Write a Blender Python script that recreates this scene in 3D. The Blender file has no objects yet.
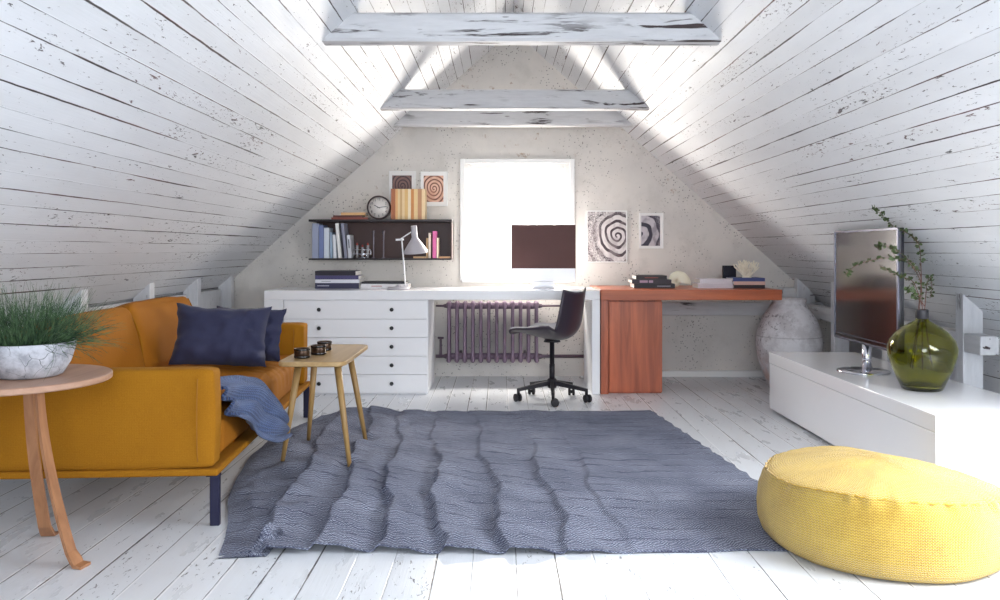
import bpy, bmesh, math, random
from mathutils import Vector, Matrix, noise as mnoise

random.seed(7)
SC = bpy.context.scene
COL = SC.collection
PI = math.pi
R = math.radians

# ------------------------------------------------------------------ helpers
class M:
    """collects geometry for ONE mesh object"""
    def __init__(self):
        self.v = []; self.f = []; self.sm = []; self.uv = {}
    def add(self, vs, fs, smooth=False, uvs=None):
        b = len(self.v)
        self.v += [Vector(p) for p in vs]
        for i, f in enumerate(fs):
            if uvs: self.uv[len(self.f)] = uvs[i]
            self.f.append([b + k for k in f]); self.sm.append(smooth)
        return self
    def box(self, x0, x1, y0, y1, z0, z1, r=0.0, seg=2):
        if r <= 0:
            vs = [(x0,y0,z0),(x1,y0,z0),(x1,y1,z0),(x0,y1,z0),(x0,y0,z1),(x1,y0,z1),(x1,y1,z1),(x0,y1,z1)]
            return self.add(vs, [(0,3,2,1),(4,5,6,7),(0,1,5,4),(1,2,6,5),(2,3,7,6),(3,0,4,7)])
        bm = bmesh.new()
        bmesh.ops.create_cube(bm, size=1)
        for v in bm.verts:
            v.co = Vector(((x0+x1)/2 + v.co.x*(x1-x0), (y0+y1)/2 + v.co.y*(y1-y0), (z0+z1)/2 + v.co.z*(z1-z0)))
        bmesh.ops.bevel(bm, geom=bm.edges[:], offset=r, segments=seg, profile=0.5, affect='EDGES')
        return self.bm(bm)
    def bm(self, bm, smooth=False):
        bm.verts.index_update()
        vs = [v.co.copy() for v in bm.verts]; fs = [[v.index for v in f.verts] for f in bm.faces]
        bm.free()
        return self.add(vs, fs, smooth)
    def prism(self, pts, axis, a0, a1, r=0.0):
        """polygon of 2-D points swept along an axis. axis 'y': pts=(x,z); 'z': pts=(x,y); 'x': pts=(y,z)"""
        def P(p, a):
            if axis == 'y': return Vector((p[0], a, p[1]))
            if axis == 'z': return Vector((p[0], p[1], a))
            return Vector((a, p[0], p[1]))
        n = len(pts)
        bm = bmesh.new()
        A = [bm.verts.new(P(p, a0)) for p in pts]; B = [bm.verts.new(P(p, a1)) for p in pts]
        bm.faces.new(A); bm.faces.new(B[::-1])
        for i in range(n):
            j = (i+1) % n
            bm.faces.new((A[j], A[i], B[i], B[j]))
        bmesh.ops.recalc_face_normals(bm, faces=bm.faces[:])
        if r > 0:
            bmesh.ops.bevel(bm, geom=bm.edges[:], offset=r, segments=2, profile=0.5, affect='EDGES')
        return self.bm(bm)
    def tube(self, path, rad, n=10, cap=True, smooth=True, flat=None):
        path = [Vector(p) for p in path]
        if not hasattr(rad, '__len__'): rad = [rad]*len(path)
        rings = []; prev = None
        for i, p in enumerate(path):
            t = (path[min(i+1, len(path)-1)] - path[max(i-1, 0)])
            if t.length < 1e-9: t = Vector((0,0,1))
            t.normalize()
            if prev is None:
                a = Vector((1,0,0)) if abs(t.x) < 0.8 else Vector((0,1,0))
                u = (a - t*a.dot(t)).normalized()
            else:
                u = (prev - t*prev.dot(t)).normalized()
            prev = u; w = t.cross(u)
            rings.append([p + u*math.cos(2*PI*k/n)*rad[i] + w*math.sin(2*PI*k/n)*rad[i] for k in range(n)])
        vs = [q for r_ in rings for q in r_]; fs = []
        for i in range(len(path)-1):
            for k in range(n):
                j = (k+1) % n
                fs.append((i*n+k, i*n+j, (i+1)*n+j, (i+1)*n+k))
        if cap:
            fs.append(tuple(range(n-1, -1, -1))); fs.append(tuple((len(path)-1)*n + k for k in range(n)))
        return self.add(vs, fs, smooth)
    def bar(self, p0, p1, w, h, up=(0,0,1), w1=None, h1=None):
        """rectangular bar from p0 to p1"""
        p0 = Vector(p0); p1 = Vector(p1); t = (p1-p0).normalized(); up = Vector(up)
        s = t.cross(up).normalized(); u = s.cross(t)
        w1 = w if w1 is None else w1; h1 = h if h1 is None else h1
        vs = [p0 - s*w/2 - u*h/2, p0 + s*w/2 - u*h/2, p0 + s*w/2 + u*h/2, p0 - s*w/2 + u*h/2,
              p1 - s*w1/2 - u*h1/2, p1 + s*w1/2 - u*h1/2, p1 + s*w1/2 + u*h1/2, p1 - s*w1/2 + u*h1/2]
        return self.add(vs, [(0,3,2,1),(4,5,6,7),(0,1,5,4),(1,2,6,5),(2,3,7,6),(3,0,4,7)])
    def lathe(self, prof, n=48, c=(0,0,0), smooth=True, close=True, axis='z'):
        vs = []; fs = []
        for (r_, z) in prof:
            for k in range(n):
                a = 2*PI*k/n
                p = (r_*math.cos(a), r_*math.sin(a), z)
                if axis == 'y': p = (p[0], p[2], p[1])
                vs.append((p[0]+c[0], p[1]+c[1], p[2]+c[2]))
        m_ = len(prof)
        for i in range(m_-1):
            for k in range(n):
                j = (k+1) % n
                q = (i*n+k, i*n+j, (i+1)*n+j, (i+1)*n+k)
                fs.append(q if axis == 'z' else q[::-1])
        if close:
            if prof[0][0] > 1e-6: fs.append(tuple(range(n-1,-1,-1)) if axis == 'z' else tuple(range(n)))
            if prof[-1][0] > 1e-6:
                top = tuple((m_-1)*n+k for k in range(n)); fs.append(top if axis == 'z' else top[::-1])
        return self.add(vs, fs, smooth)
    def grid(self, fn, nu, nv, smooth=True, uvscale=None, flip=False):
        vs = [fn(i/nu, j/nv) for j in range(nv+1) for i in range(nu+1)]
        fs = []; uvs = []
        for j in range(nv):
            for i in range(nu):
                a = j*(nu+1)+i
                q = [a, a+1, a+nu+2, a+nu+1]
                uq = [(i/nu, j/nv), ((i+1)/nu, j/nv), ((i+1)/nu, (j+1)/nv), (i/nu, (j+1)/nv)]
                if flip: q = q[::-1]; uq = uq[::-1]
                fs.append(q)
                if uvscale: uvs.append([(p[0]*uvscale[0], p[1]*uvscale[1]) for p in uq])
        return self.add(vs, fs, smooth, uvs or None)
    def soft(self, x0, x1, y0, y1, z0, z1, r, n=10, puff=(0,0,0), wob=0.0, seed=0.0, fr=5.0):
        """rounded box of cloth: grid cube with radius r, faces bulged by puff per axis"""
        c = Vector(((x0+x1)/2,(y0+y1)/2,(z0+z1)/2)); h = Vector(((x1-x0)/2,(y1-y0)/2,(z1-z0)/2))
        bm = bmesh.new()
        bmesh.ops.create_cube(bm, size=2)
        bmesh.ops.subdivide_edges(bm, edges=bm.edges[:], cuts=n, use_grid_fill=True)
        inner = Vector((max(h.x-r,1e-4), max(h.y-r,1e-4), max(h.z-r,1e-4)))
        for v in bm.verts:
            u = v.co.copy()
            # concentrate samples near the edges
            u = Vector([math.copysign(abs(t)**0.75, t) for t in u])
            p = Vector((u.x*h.x, u.y*h.y, u.z*h.z))
            q = Vector((max(-inner.x,min(inner.x,p.x)), max(-inner.y,min(inner.y,p.y)), max(-inner.z,min(inner.z,p.z))))
            d = p - q
            if d.length > 1e-9: p = q + d.normalized()*r
            w = [1-u.x*u.x, 1-u.y*u.y, 1-u.z*u.z]
            p.x += math.copysign(1,u.x)*puff[0]*w[1]*w[2]*abs(u.x)
            p.y += math.copysign(1,u.y)*puff[1]*w[0]*w[2]*abs(u.y)
            p.z += math.copysign(1,u.z)*puff[2]*w[0]*w[1]*abs(u.z)
            if wob:
                k = (p+c)*fr + Vector((seed,seed*1.7,seed*0.3))
                p += mnoise.noise_vector(k)*wob
            v.co = p + c
        return self.bm(bm, True)
    def move(self, d):
        d = Vector(d); self.v = [p + d for p in self.v]; return self
    def xf(self, mt):
        self.v = [mt @ p for p in self.v]; return self
    def build(self, name, mat, parent=None, loc=None, world=False):
        me = bpy.data.meshes.new(name)
        vs = self.v
        if world and parent is not None: vs = [p - parent.location for p in vs]
        if world and parent is None and loc is not None: vs = [p - Vector(loc) for p in vs]
        me.from_pydata([tuple(p) for p in vs], [], self.f)
        me.polygons.foreach_set('use_smooth', self.sm)
        if self.uv:
            l = me.uv_layers.new(name='UVMap')
            for pi, p in enumerate(me.polygons):
                q = self.uv.get(pi)
                if q:
                    for k, li in enumerate(p.loop_indices): l.data[li].uv = q[k]
        me.materials.append(mat); me.update()
        o = bpy.data.objects.new(name, me); COL.objects.link(o)
        if parent is not None: o.parent = parent
        if loc is not None: o.location = loc
        return o

def tag(o, label=None, cat=None, group=None, kind=None):
    if label: o['label'] = label
    if cat: o['category'] = cat
    if group: o['group'] = group
    if kind: o['kind'] = kind
    return o
def thing(name, label, cat, loc=(0,0,0), rz=0.0, group=None):
    o = bpy.data.objects.new(name, None); COL.objects.link(o)
    o.empty_display_size = 0.1
    o.location = loc; o.rotation_euler = (0,0,rz)
    return tag(o, label, cat, group)
def structure(name, m, mat, label=None):
    o = m.build(name, mat); o['kind'] = 'structure'
    if label: o['label'] = label
    return o
def smooth_mod(o, lv=1):
    s = o.modifiers.new('subdivision', 'SUBSURF'); s.levels = lv; s.render_levels = lv
    return o
def text_mesh(m, body, size, origin, axis='y'):
    """adds flat lettering facing -y, standing in the x-z plane, centred on origin"""
    cu = bpy.data.curves.new('lettering', 'FONT'); cu.body = body; cu.size = size
    cu.align_x = 'CENTER'; cu.align_y = 'CENTER'; cu.extrude = 0.0006; cu.resolution_u = 3
    ob = bpy.data.objects.new('lettering', cu); COL.objects.link(ob)
    dg = bpy.context.evaluated_depsgraph_get()
    me = bpy.data.meshes.new_from_object(ob.evaluated_get(dg))
    o = Vector(origin)
    m.add([Vector((v.co.x, -v.co.z, v.co.y)) + o for v in me.vertices], [list(p.vertices) for p in me.polygons])
    bpy.data.objects.remove(ob); bpy.data.curves.remove(cu); bpy.data.meshes.remove(me)

# ------------------------------------------------------------------ materials
def lin(c):
    """8-bit sRGB to linear"""
    return tuple(((x/255)/12.92 if x/255 <= 0.04045 else ((x/255+0.055)/1.055)**2.4) for x in c) + (1.0,)
class NT:
    def __init__(self, name):
        self.m = bpy.data.materials.new(name); self.m.use_nodes = True
        self.t = self.m.node_tree; self.t.nodes.clear()
        self.out = self.t.nodes.new('ShaderNodeOutputMaterial')
        self.b = self.t.nodes.new('ShaderNodeBsdfPrincipled')
        self.t.links.new(self.b.outputs[0], self.out.inputs[0])
    def put(self, inp, val):
        if val is None: return
        if isinstance(val, bpy.types.NodeSocket): self.t.links.new(val, inp)
        else: inp.default_value = val
    def node(self, ty, ins=(), out=0, **kw):
        n = self.t.nodes.new(ty)
        for k, v in kw.items(): setattr(n, k, v)
        for k, v in (ins.items() if isinstance(ins, dict) else enumerate(ins)): self.put(n.inputs[k], v)
        return n.outputs[out]
    def math(self, op, a, b=None, c=None, clamp=False):
        return self.node('ShaderNodeMath', (a, b, c), operation=op, use_clamp=clamp)
    def vmath(self, op, a, b=None):
        return self.node('ShaderNodeVectorMath', (a, b), operation=op)
    def xyz(self, x=0.0, y=0.0, z=0.0): return self.node('ShaderNodeCombineXYZ', (x, y, z))
    def sep(self, v):
        n = self.t.nodes.new('ShaderNodeSeparateXYZ'); self.put(n.inputs[0], v); return n.outputs
    def noise(self, vec, scale=5.0, detail=3.0, rough=0.5, dist=0.0):
        return self.node('ShaderNodeTexNoise', {'Vector': vec, 'Scale': scale, 'Detail': detail, 'Roughness': rough, 'Distortion': dist})
    def step(self, x, a, b):
        """smoothstep a..b"""
        return self.node('ShaderNodeMapRange', {0: x, 1: a, 2: b, 3: 0.0, 4: 1.0}, interpolation_type='SMOOTHSTEP')
    def mapr(self, x, a, b, c, d):
        return self.node('ShaderNodeMapRange', {0: x, 1: a, 2: b, 3: c, 4: d})
    def mix(self, f, a, b):
        n = self.t.nodes.new('ShaderNodeMix'); n.data_type = 'RGBA'
        self.put(n.inputs[0], f); self.put(n.inputs[6], a); self.put(n.inputs[7], b)
        return n.outputs[2]
    def obj(self): return self.node('ShaderNodeTexCoord', out=3)
    def uvc(self): return self.node('ShaderNodeTexCoord', out=2)
    def bump(self, h, strength=0.3, dist=0.01):
        self.put(self.b.inputs['Normal'], self.node('ShaderNodeBump', {'Strength': strength, 'Distance': dist, 'Height': h}))
    def set(self, **kw):
        names = {'color': 'Base Color', 'rough': 'Roughness', 'metal': 'Metallic', 'ior': 'IOR', 'trans': 'Transmission Weight',
                 'coat': 'Coat Weight', 'sheen': 'Sheen Weight', 'spec': 'Specular IOR Level', 'sheenr': 'Sheen Roughness', 'coatr': 'Coat Roughness'}
        for k, v in kw.items(): self.put(self.b.inputs[names[k]], v)
        return self.m

def plain(name, rgb, rough=0.5, metal=0.0, var=0.05, scale=8.0, bump=0.0, **kw):
    n = NT(name); c = lin(rgb); co = n.obj()
    nz = n.noise(co, scale, 3)
    d = tuple(max(0, x*(1-var*2)) for x in c[:3]) + (1,)
    l = tuple(min(1, x*(1+var*2)) for x in c[:3]) + (1,)
    n.set(color=n.mix(nz, d, l), rough=rough, metal=metal, **kw)
    if bump: n.bump(n.noise(co, scale*20, 2), bump, 0.002)
    return n.m

def boards_mat(name, white, width, crack, chips, rough, tint, lo=0.43, spec=0.5, edge=None):
    """painted planks; UV.x runs along the plank in metres, UV.y = plank index + position across it"""
    n = NT(name); u, v, _ = n.sep(n.uvc())
    idx = n.math('FLOOR', v); fr = n.math('SUBTRACT', v, idx)
    d = n.math('MULTIPLY', n.math('MINIMUM', fr, n.math('SUBTRACT', 1.0, fr)), width)
    seam = n.math('ROUND', v)
    vm = n.math('MULTIPLY', v, width)
    nz = n.noise(n.xyz(n.math('MULTIPLY', u, 0.8), n.math('MULTIPLY', seam, 7.31), 3.0), 1.0, 4, 0.6)
    th = n.math('MAXIMUM', n.math('MULTIPLY', n.math('SUBTRACT', nz, lo), crack*8), -0.003)
    wob = n.math('MULTIPLY', n.math('SUBTRACT', n.noise(n.xyz(n.math('MULTIPLY', u, 14.0), n.math('MULTIPLY', seam, 3.7), 0.0), 1.0, 3), 0.5), 0.0035)
    dd = n.math('ADD', d, wob)
    gap = n.math('SUBTRACT', 1.0, n.step(n.math('SUBTRACT', dd, th), -0.0012, 0.0012))
    # flaked paint, stretched with the grain
    g1 = n.noise(n.xyz(n.math('MULTIPLY', u, 24.0), n.math('MULTIPLY', vm, 80.0), idx), 1.0, 6, 0.68, 0.5)
    zone = n.noise(n.xyz(n.math('MULTIPLY', u, 1.1), n.math('MULTIPLY', vm, 3.0), 5.0), 1.3, 2)
    thr = n.mapr(zone, 0.35, 0.75, chips + 0.06, chips - 0.05)
    chip = n.step(n.math('SUBTRACT', g1, thr), 0.0, 0.03)
    g2 = n.noise(n.xyz(n.math('MULTIPLY', u, 7.0), n.math('MULTIPLY', vm, 34.0), idx), 1.0, 6, 0.7, 0.6)
    chip = n.math('MAXIMUM', chip, n.step(n.math('SUBTRACT', g2, n.math('ADD', thr, 0.02)), 0.0, 0.02))
    grain = n.noise(n.xyz(n.math('MULTIPLY', u, 4.0), n.math('MULTIPLY', vm, 120.0), idx), 1.0, 3, 0.6)
    tone = n.node('ShaderNodeTexWhiteNoise', {'W': idx}, noise_dimensions='1D')
    cloud = n.noise(n.xyz(n.math('MULTIPLY', u, 1.5), n.math('MULTIPLY', vm, 5.0), 1.0), 2.0, 4, 0.6)
    k = n.math('ADD', n.mapr(tone, 0, 1, 0.93, 1.0), n.mapr(cloud, 0.3, 0.7, -0.05, 0.03))
    base = n.mix(1.0, lin(white), None)
    mx = n.t.nodes.new('ShaderNodeMix'); mx.data_type = 'RGBA'; mx.blend_type = 'MULTIPLY'
    mx.inputs[0].default_value = 1.0; mx.inputs[6].default_value = lin(white); n.put(mx.inputs[7], n.xyz(k, k, k))
    paint = mx.outputs[2]
    red = n.mix(n.step(n.noise(n.xyz(n.math('MULTIPLY', u, 0.7), seam, 9.0), 1.0, 2), 0.45, 0.65), lin(tint[0]), lin(tint[1]))
    c1 = n.mix(n.math('MULTIPLY', chip, 0.85), paint, red)
    c2 = n.mix(gap, c1, red)
    if edge:   # near-white arris line along some seams
        en = n.step(n.noise(n.xyz(n.math('MULTIPLY', u, 0.25), n.math('MULTIPLY', seam, 5.1), 2.0), 1.0, 1), 0.47, 0.55)
        em = n.math('MULTIPLY', n.math('SUBTRACT', 1.0, n.step(n.math('ABSOLUTE', n.math('SUBTRACT', dd, 0.006)), 0.0, 0.004)), en)
        c2 = n.mix(n.math('MULTIPLY', em, 0.8), c2, lin(edge))
    h = n.math('SUBTRACT', n.math('ADD', n.math('MULTIPLY', grain, 0.25), n.math('MULTIPLY', n.step(dd, 0.0, 0.003), 0.45)), n.math('MULTIPLY', chip, 0.5))
    n.set(color=c2, rough=n.math('ADD', n.mapr(cloud, 0.3, 0.7, rough-0.06, rough+0.08), n.math('MULTIPLY', chip, 0.2)), spec=spec)
    n.bump(h, 0.5, 0.004)
    return n.m

def timber_mat(name, white, axis, seed=0.0, amount=0.62):
    """old beam under worn white paint, grain along the given axis (0=x 1=y 2=z)"""
    n = NT(name); co = n.obj(); s = [14.0, 14.0, 14.0]; s[axis] = 1.3
    st = n.vmath('MULTIPLY', co, tuple(s)); st = n.vmath('ADD', st, (seed, seed*2, seed*3))
    g = n.noise(st, 1.6, 5, 0.65, 0.6)
    s2 = [40.0, 40.0, 40.0]; s2[axis] = 5.0
    st2 = n.vmath('MULTIPLY', co, tuple(s2))
    g2 = n.noise(st2, 1.2, 4, 0.6)
    crack = n.math('MULTIPLY', n.step(g, amount, amount+0.05), n.step(n.noise(co, 2.2, 2), 0.40, 0.55))
    chip = n.step(g2, 0.68, 0.72)
    dark = n.math('MAXIMUM', crack, n.math('MULTIPLY', chip, 0.6))
    tone = n.mix(g2, lin(tuple(int(x*0.86) for x in white)), lin(white))
    n.set(color=n.mix(dark, tone, lin((58,46,46))), rough=0.6)
    n.bump(n.math('SUBTRACT', n.math('MULTIPLY', g2, 0.5), dark), 0.6, 0.006)
    return n.m

def wood_mat(name, light, dark, axis, scale=1.0, rough=0.4, coat=0.0, rings=6.0):
    n = NT(name); co = n.obj(); s = [22.0*scale]*3; s[axis] = 1.4*scale
    st = n.vmath('MULTIPLY', co, tuple(s))
    g = n.noise(st, 1.0, 4, 0.6, 0.8)
    s2 = [rings*scale]*3; s2[axis] = 0.5*scale
    g2 = n.noise(n.vmath('MULTIPLY', co, tuple(s2)), 1.0, 2, 0.5, 1.5)
    f = n.math('ADD', n.math('MULTIPLY', g, 0.55), n.math('MULTIPLY', g2, 0.5))
    n.set(color=n.mix(n.step(f, 0.3, 0.75), lin(dark), lin(light)), rough=rough, coat=coat)
    n.bump(g, 0.15, 0.002)
    return n.m

def cloth_mat(name, rgb, rgb2, scale=260.0, rough=0.9, sheen=0.3, bump=0.5, blotch=3.0, uv=False):
    n = NT(name); co = n.uvc() if uv else n.obj()
    x, y, z = n.sep(co)
    w1 = n.math('SINE', n.math('MULTIPLY', n.math('ADD', x, n.math('MULTIPLY', y, 0.35)), scale*2))
    w2 = n.math('SINE', n.math('MULTIPLY', n.math('ADD', z, n.math('MULTIPLY', y, 0.65)), scale*2))
    wv = n.math('MULTIPLY', n.math('ADD', n.math('ADD', w1, w2), 2.0), 0.25)
    nz = n.noise(co, scale*0.6, 3, 0.7)
    bl = n.noise(co, blotch, 3)
    f = n.math('ADD', n.math('MULTIPLY', n.math('ADD', n.math('MULTIPLY', wv, 0.15), n.math('MULTIPLY', nz, 0.85)), 0.7), n.math('MULTIPLY', bl, 0.3))
    n.set(color=n.mix(n.step(f, 0.25, 0.75), lin(rgb2), lin(rgb)), rough=rough, sheen=sheen, spec=0.2)
    n.bump(n.math('ADD', n.math('MULTIPLY', wv, 0.3), nz), bump, 0.002)
    return n.m

def glass_mat(name, rgb, rough=0.02, ior=1.45):
    n = NT(name); n.set(color=lin(rgb), rough=rough, trans=1.0, ior=ior); return n.m

def swirl_mat(name, dark, light, mid, centre, scale, dist, offs=0.0):
    """abstract marbled rings, an ordinary print"""
    n = NT(name); co = n.vmath('SUBTRACT', n.obj(), centre)
    co = n.vmath('MULTIPLY', co, (1.0, 1.0, 0.8))
    d = n.node('ShaderNodeVectorMath', (co,), operation='LENGTH', out=1)
    cx, _, cz = n.sep(co)
    an = n.math('ARCTAN2', cz, cx)
    w = n.math('SINE', n.math('ADD', n.math('ADD', n.math('MULTIPLY', n.math('POWER', d, 0.8), scale*8), an), n.math('MULTIPLY', n.noise(co, 7.0, 2, 0.4), dist*3)))
    fine = n.noise(co, 60.0, 4, 0.7, 2.0)
    outer = n.step(d, 0.13, 0.2)
    f = n.mix(n.math('MULTIPLY', outer, 0.75), n.step(w, -0.55, -0.1), n.step(fine, 0.44, 0.54))
    c = n.mix(f, lin(dark), lin(light))
    c = n.mix(n.math('MULTIPLY', n.step(n.noise(co, 14.0, 3), 0.45, 0.65), 0.5), c, lin(mid))
    n.set(color=c, rough=0.5)
    return n.m

MT = {}
MT['ceil'] = boards_mat('painted_ceiling_boards', (222,224,227), 0.083, 0.0034, 0.615, 0.5, ((26,20,22),(84,38,36)), lo=0.45)
MT['floor'] = boards_mat('painted_floor_boards', (222,225,229), 0.13, 0.0020, 0.635, 0.30, ((62,58,60),(85,78,76)), lo=0.41, edge=(250,250,250))
MT['knee'] = boards_mat('painted_knee_boards', (220,222,226), 0.1, 0.002, 0.64, 0.55, ((52,46,50),(90,52,50)), lo=0.42)
MT['beam'] = timber_mat('worn_white_beam', (216,216,218), 0, 2.0, 0.54)
MT['post'] = timber_mat('worn_white_post', (222,223,226), 2, 1.0, 0.62)
MT['rail'] = timber_mat('worn_white_rail', (218,218,220), 1, 4.0, 0.60)

def plaster_mat(name):
    n = NT(name); co = n.obj()
    big = n.noise(co, 1.2, 5, 0.6); mid = n.noise(co, 5.0, 5, 0.65); fine = n.noise(co, 60.0, 3)
    c = n.mix(n.step(big, 0.35, 0.65), lin((212,208,203)), lin((226,221,214)))
    c = n.mix(n.math('MULTIPLY', n.step(mid, 0.5, 0.7), 0.35), c, lin((190,186,178)))
    # small blow holes in drifts
    vo = n.node('ShaderNodeTexVoronoi', {'Vector': co, 'Scale': 42.0, 'Randomness': 1.0})
    drift = n.step(n.noise(co, 3.0, 4, 0.7), 0.46, 0.60)
    pit = n.math('MULTIPLY', n.math('SUBTRACT', 1.0, n.step(vo, 0.14, 0.26)), drift)
    vo2 = n.node('ShaderNodeTexVoronoi', {'Vector': co, 'Scale': 17.0, 'Randomness': 1.0})
    pit2 = n.math('MULTIPLY', n.math('SUBTRACT', 1.0, n.step(vo2, 0.05, 0.10)), n.step(n.noise(co, 2.0, 3), 0.42, 0.55))
    p = n.math('MAXIMUM', pit, pit2)
    c = n.mix(n.math('MULTIPLY', p, 0.75), c, lin((104,98,94)))
    rust = n.math('MULTIPLY', n.step(n.noise(co, 14.0, 4, 0.7), 0.60, 0.68), n.math('MULTIPLY', n.step(n.noise(co, 1.3, 2), 0.45, 0.6), n.step(n.sep(co)[2], 1.3, 1.6)))
    c = n.mix(n.math('MULTIPLY', rust, 0.6), c, lin((150,110,66)))
    n.set(color=c, rough=0.85, spec=0.2)
    n.bump(n.math('SUBTRACT', n.math('ADD', n.math('MULTIPLY', mid, 0.5), n.math('MULTIPLY', fine, 0.15)), p), 0.5, 0.006)
    return n.m
MT['plaster'] = plaster_mat('pitted_plaster')
MT['white'] = plain('white_lacquer', (236,236,238), 0.35, var=0.01, scale=3)
MT['white_gloss'] = plain('white_gloss_lacquer', (238,238,240), 0.16, var=0.008, scale=3, coat=0.3)
MT['white_paint'] = plain('white_window_paint', (240,240,238), 0.4, var=0.02)
MT['knob'] = plain('black_knob', (18,16,18), 0.35)
MT['cherry'] = wood_mat('cherry_wood', (206,112,66), (148,68,36), 0, 0.6, 0.35, 0.15)
MT['cherry_v'] = wood_mat('cherry_wood_upright', (204,110,72), (126,56,32), 2, 0.9, 0.35, 0.15)
MT['mustard'] = cloth_mat('mustard_wool', (166,113,24), (138,87,10), 520, 0.9, 0.0, 0.3)
MT['mustard_c'] = cloth_mat('mustard_cushion', (166,106,26), (146,86,14), 620, 0.8, 0.0, 0.2)
MT['navy_leg'] = plain('navy_metal_leg', (34,34,62), 0.45, 0.3)
MT['navy'] = cloth_mat('navy_linen', (56,58,86), (36,38,62), 620, 0.7, 0.15, 0.25)
MT['oak'] = wood_mat('oak_top', (182,144,120), (150,112,90), 1, 1.0, 0.4)
MT['oak_leg'] = wood_mat('oak_leg', (176,126,88), (132,88,58), 2, 1.0, 0.45)
MT['ash'] = wood_mat('ash_table_top', (190,160,112), (158,126,80), 1, 1.0, 0.35, 0.2)
MT['ash_leg'] = wood_mat('ash_table_leg', (180,146,92), (140,108,62), 2, 1.0, 0.45)
MT['bronze'] = plain('dark_bronze', (84,68,58), 0.3, 0.9, 0.1)
MT['bronze_in'] = plain('black_glass_cup', (20,17,17), 0.2)
MT['chair'] = plain('dark_plum_plastic', (52,44,56), 0.42, var=0.03)
MT['seat_lit'] = plain('lit_seat_grey', (206,204,206), 0.8, var=0.03, scale=60)  # light grey carries the light falling on the shell's upper seat surface
MT['blackmetal'] = plain('black_powder_coat', (28,25,32), 0.45, 0.2)
MT['rubber'] = plain('black_rubber', (30,28,34), 0.6)
MT['alu'] = plain('silver_aluminium', (226,226,230), 0.35, 0.25, 0.01)
MT['monitor_screen'] = plain('monitor_glass', (92,66,64), 0.5, var=0.03, spec=0.15)  # brown tint stands for window glow and reflection on the dark screen
MT['shelfwood'] = plain('dark_brown_shelf', (66,38,33), 0.45, var=0.06, scale=6)
MT['shelfedge'] = plain('black_brown_edge', (36,26,30), 0.4, var=0.05)
MT['radiator'] = plain('mauve_radiator_paint', (124,104,122), 0.45, var=0.08, scale=12, bump=0.1)
MT['pipe'] = plain('old_pipe_paint', (104,88,100), 0.5, 0.1)
MT['clay'] = None
MT['chrome'] = plain('chrome', (215,215,222), 0.08, 1.0, 0.0)
MT['tvscreen'] = plain('tv_glass', (14,12,18), 0.13, var=0.0, ior=3.0)
MT['tvframe'] = plain('tv_dark_plastic', (24,24,34), 0.3)
MT['tvsilver'] = plain('tv_grey_bezel', (112,112,126), 0.25, 0.5)
MT['paper'] = plain('page_paper', (236,232,226), 0.8, var=0.02, scale=40)
MT['mount'] = plain('white_mount', (240,238,236), 0.6, var=0.01)
MT['cork'] = plain('black_stopper', (34,33,40), 0.5)
MT['twig'] = plain('brown_twig', (98,66,58), 0.8, var=0.2, scale=40)
MT['leaf'] = plain('small_green_leaf', (58,76,36), 0.5, var=0.3, scale=30)
MT['soil'] = plain('dark_soil', (46,38,32), 0.95, var=0.3, scale=60, bump=0.6)
MT['coral'] = plain('cream_coral', (244,234,214), 0.7, var=0.06, scale=50, bump=0.3)
MT['shell'] = plain('cream_shell', (236,230,206), 0.35, var=0.05, scale=12)

def grass_mat():
    n = NT('wiry_grass'); co = n.obj()
    n.set(color=n.mix(n.step(n.noise(co, 40.0, 2), 0.3, 0.7), lin((24,48,36)), lin((90,122,80))), rough=0.6)
    return n.m
MT['grass'] = grass_mat()
def concrete_pot():
    n = NT('cracked_concrete'); co = n.obj()
    wob = n.vmath('ADD', co, n.vmath('MULTIPLY', n.node('ShaderNodeTexNoise', {'Vector': co, 'Scale': 14.0}, out=1), (0.05,0.05,0.05)))
    vo = n.node('ShaderNodeTexVoronoi', {'Vector': wob, 'Scale': 17.0}, feature='DISTANCE_TO_EDGE')
    ck = n.math('MULTIPLY', n.math('SUBTRACT', 1.0, n.step(vo, 0.002, 0.014)), n.step(n.noise(co, 14.0, 3), 0.46, 0.56))
    c = n.mix(n.step(n.noise(co, 18.0, 5, 0.7), 0.35, 0.65), lin((150,152,160)), lin((196,198,205)))
    n.set(color=n.mix(n.math('MULTIPLY', ck, 0.9), c, lin((62,74,70))), rough=0.8)
    n.bump(n.math('SUBTRACT', n.noise(co, 60.0, 3), ck), 0.4, 0.003)
    return n.m
MT['concrete'] = concrete_pot()
def clay_jar_mat():
    n = NT('limewashed_clay'); co = n.obj(); x, y, z = n.sep(co)
    c = n.mix(n.step(n.noise(co, 6.0, 5, 0.7), 0.4, 0.6), lin((196,192,194)), lin((222,220,222)))
    wear = n.math('MULTIPLY', n.step(n.noise(co, 30.0, 5, 0.75), 0.54, 0.62), n.step(n.noise(co, 4.0, 2), 0.45, 0.6))
    c = n.mix(n.math('MULTIPLY', wear, 0.8), c, lin((96,88,92)))
    terra = n.math('MULTIPLY', n.step(n.noise(co, 9.0, 3), 0.45, 0.6), n.math('SUBTRACT', 1.0, n.step(z, 0.1, 0.34)))
    c = n.mix(n.math('MULTIPLY', terra, 0.5), c, lin((186,140,118)))
    line = n.math('SUBTRACT', 1.0, n.step(n.math('ABSOLUTE', n.math('SUBTRACT', z, 0.40)), 0.001, 0.004))
    c = n.mix(n.math('MULTIPLY', line, 0.5), c, lin((110,104,108)))
    n.set(color=c, rough=0.85); n.bump(n.math('SUBTRACT', n.noise(co, 40.0, 3), wear), 0.4, 0.004)
    return n.m
MT['clay'] = clay_jar_mat()
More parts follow.
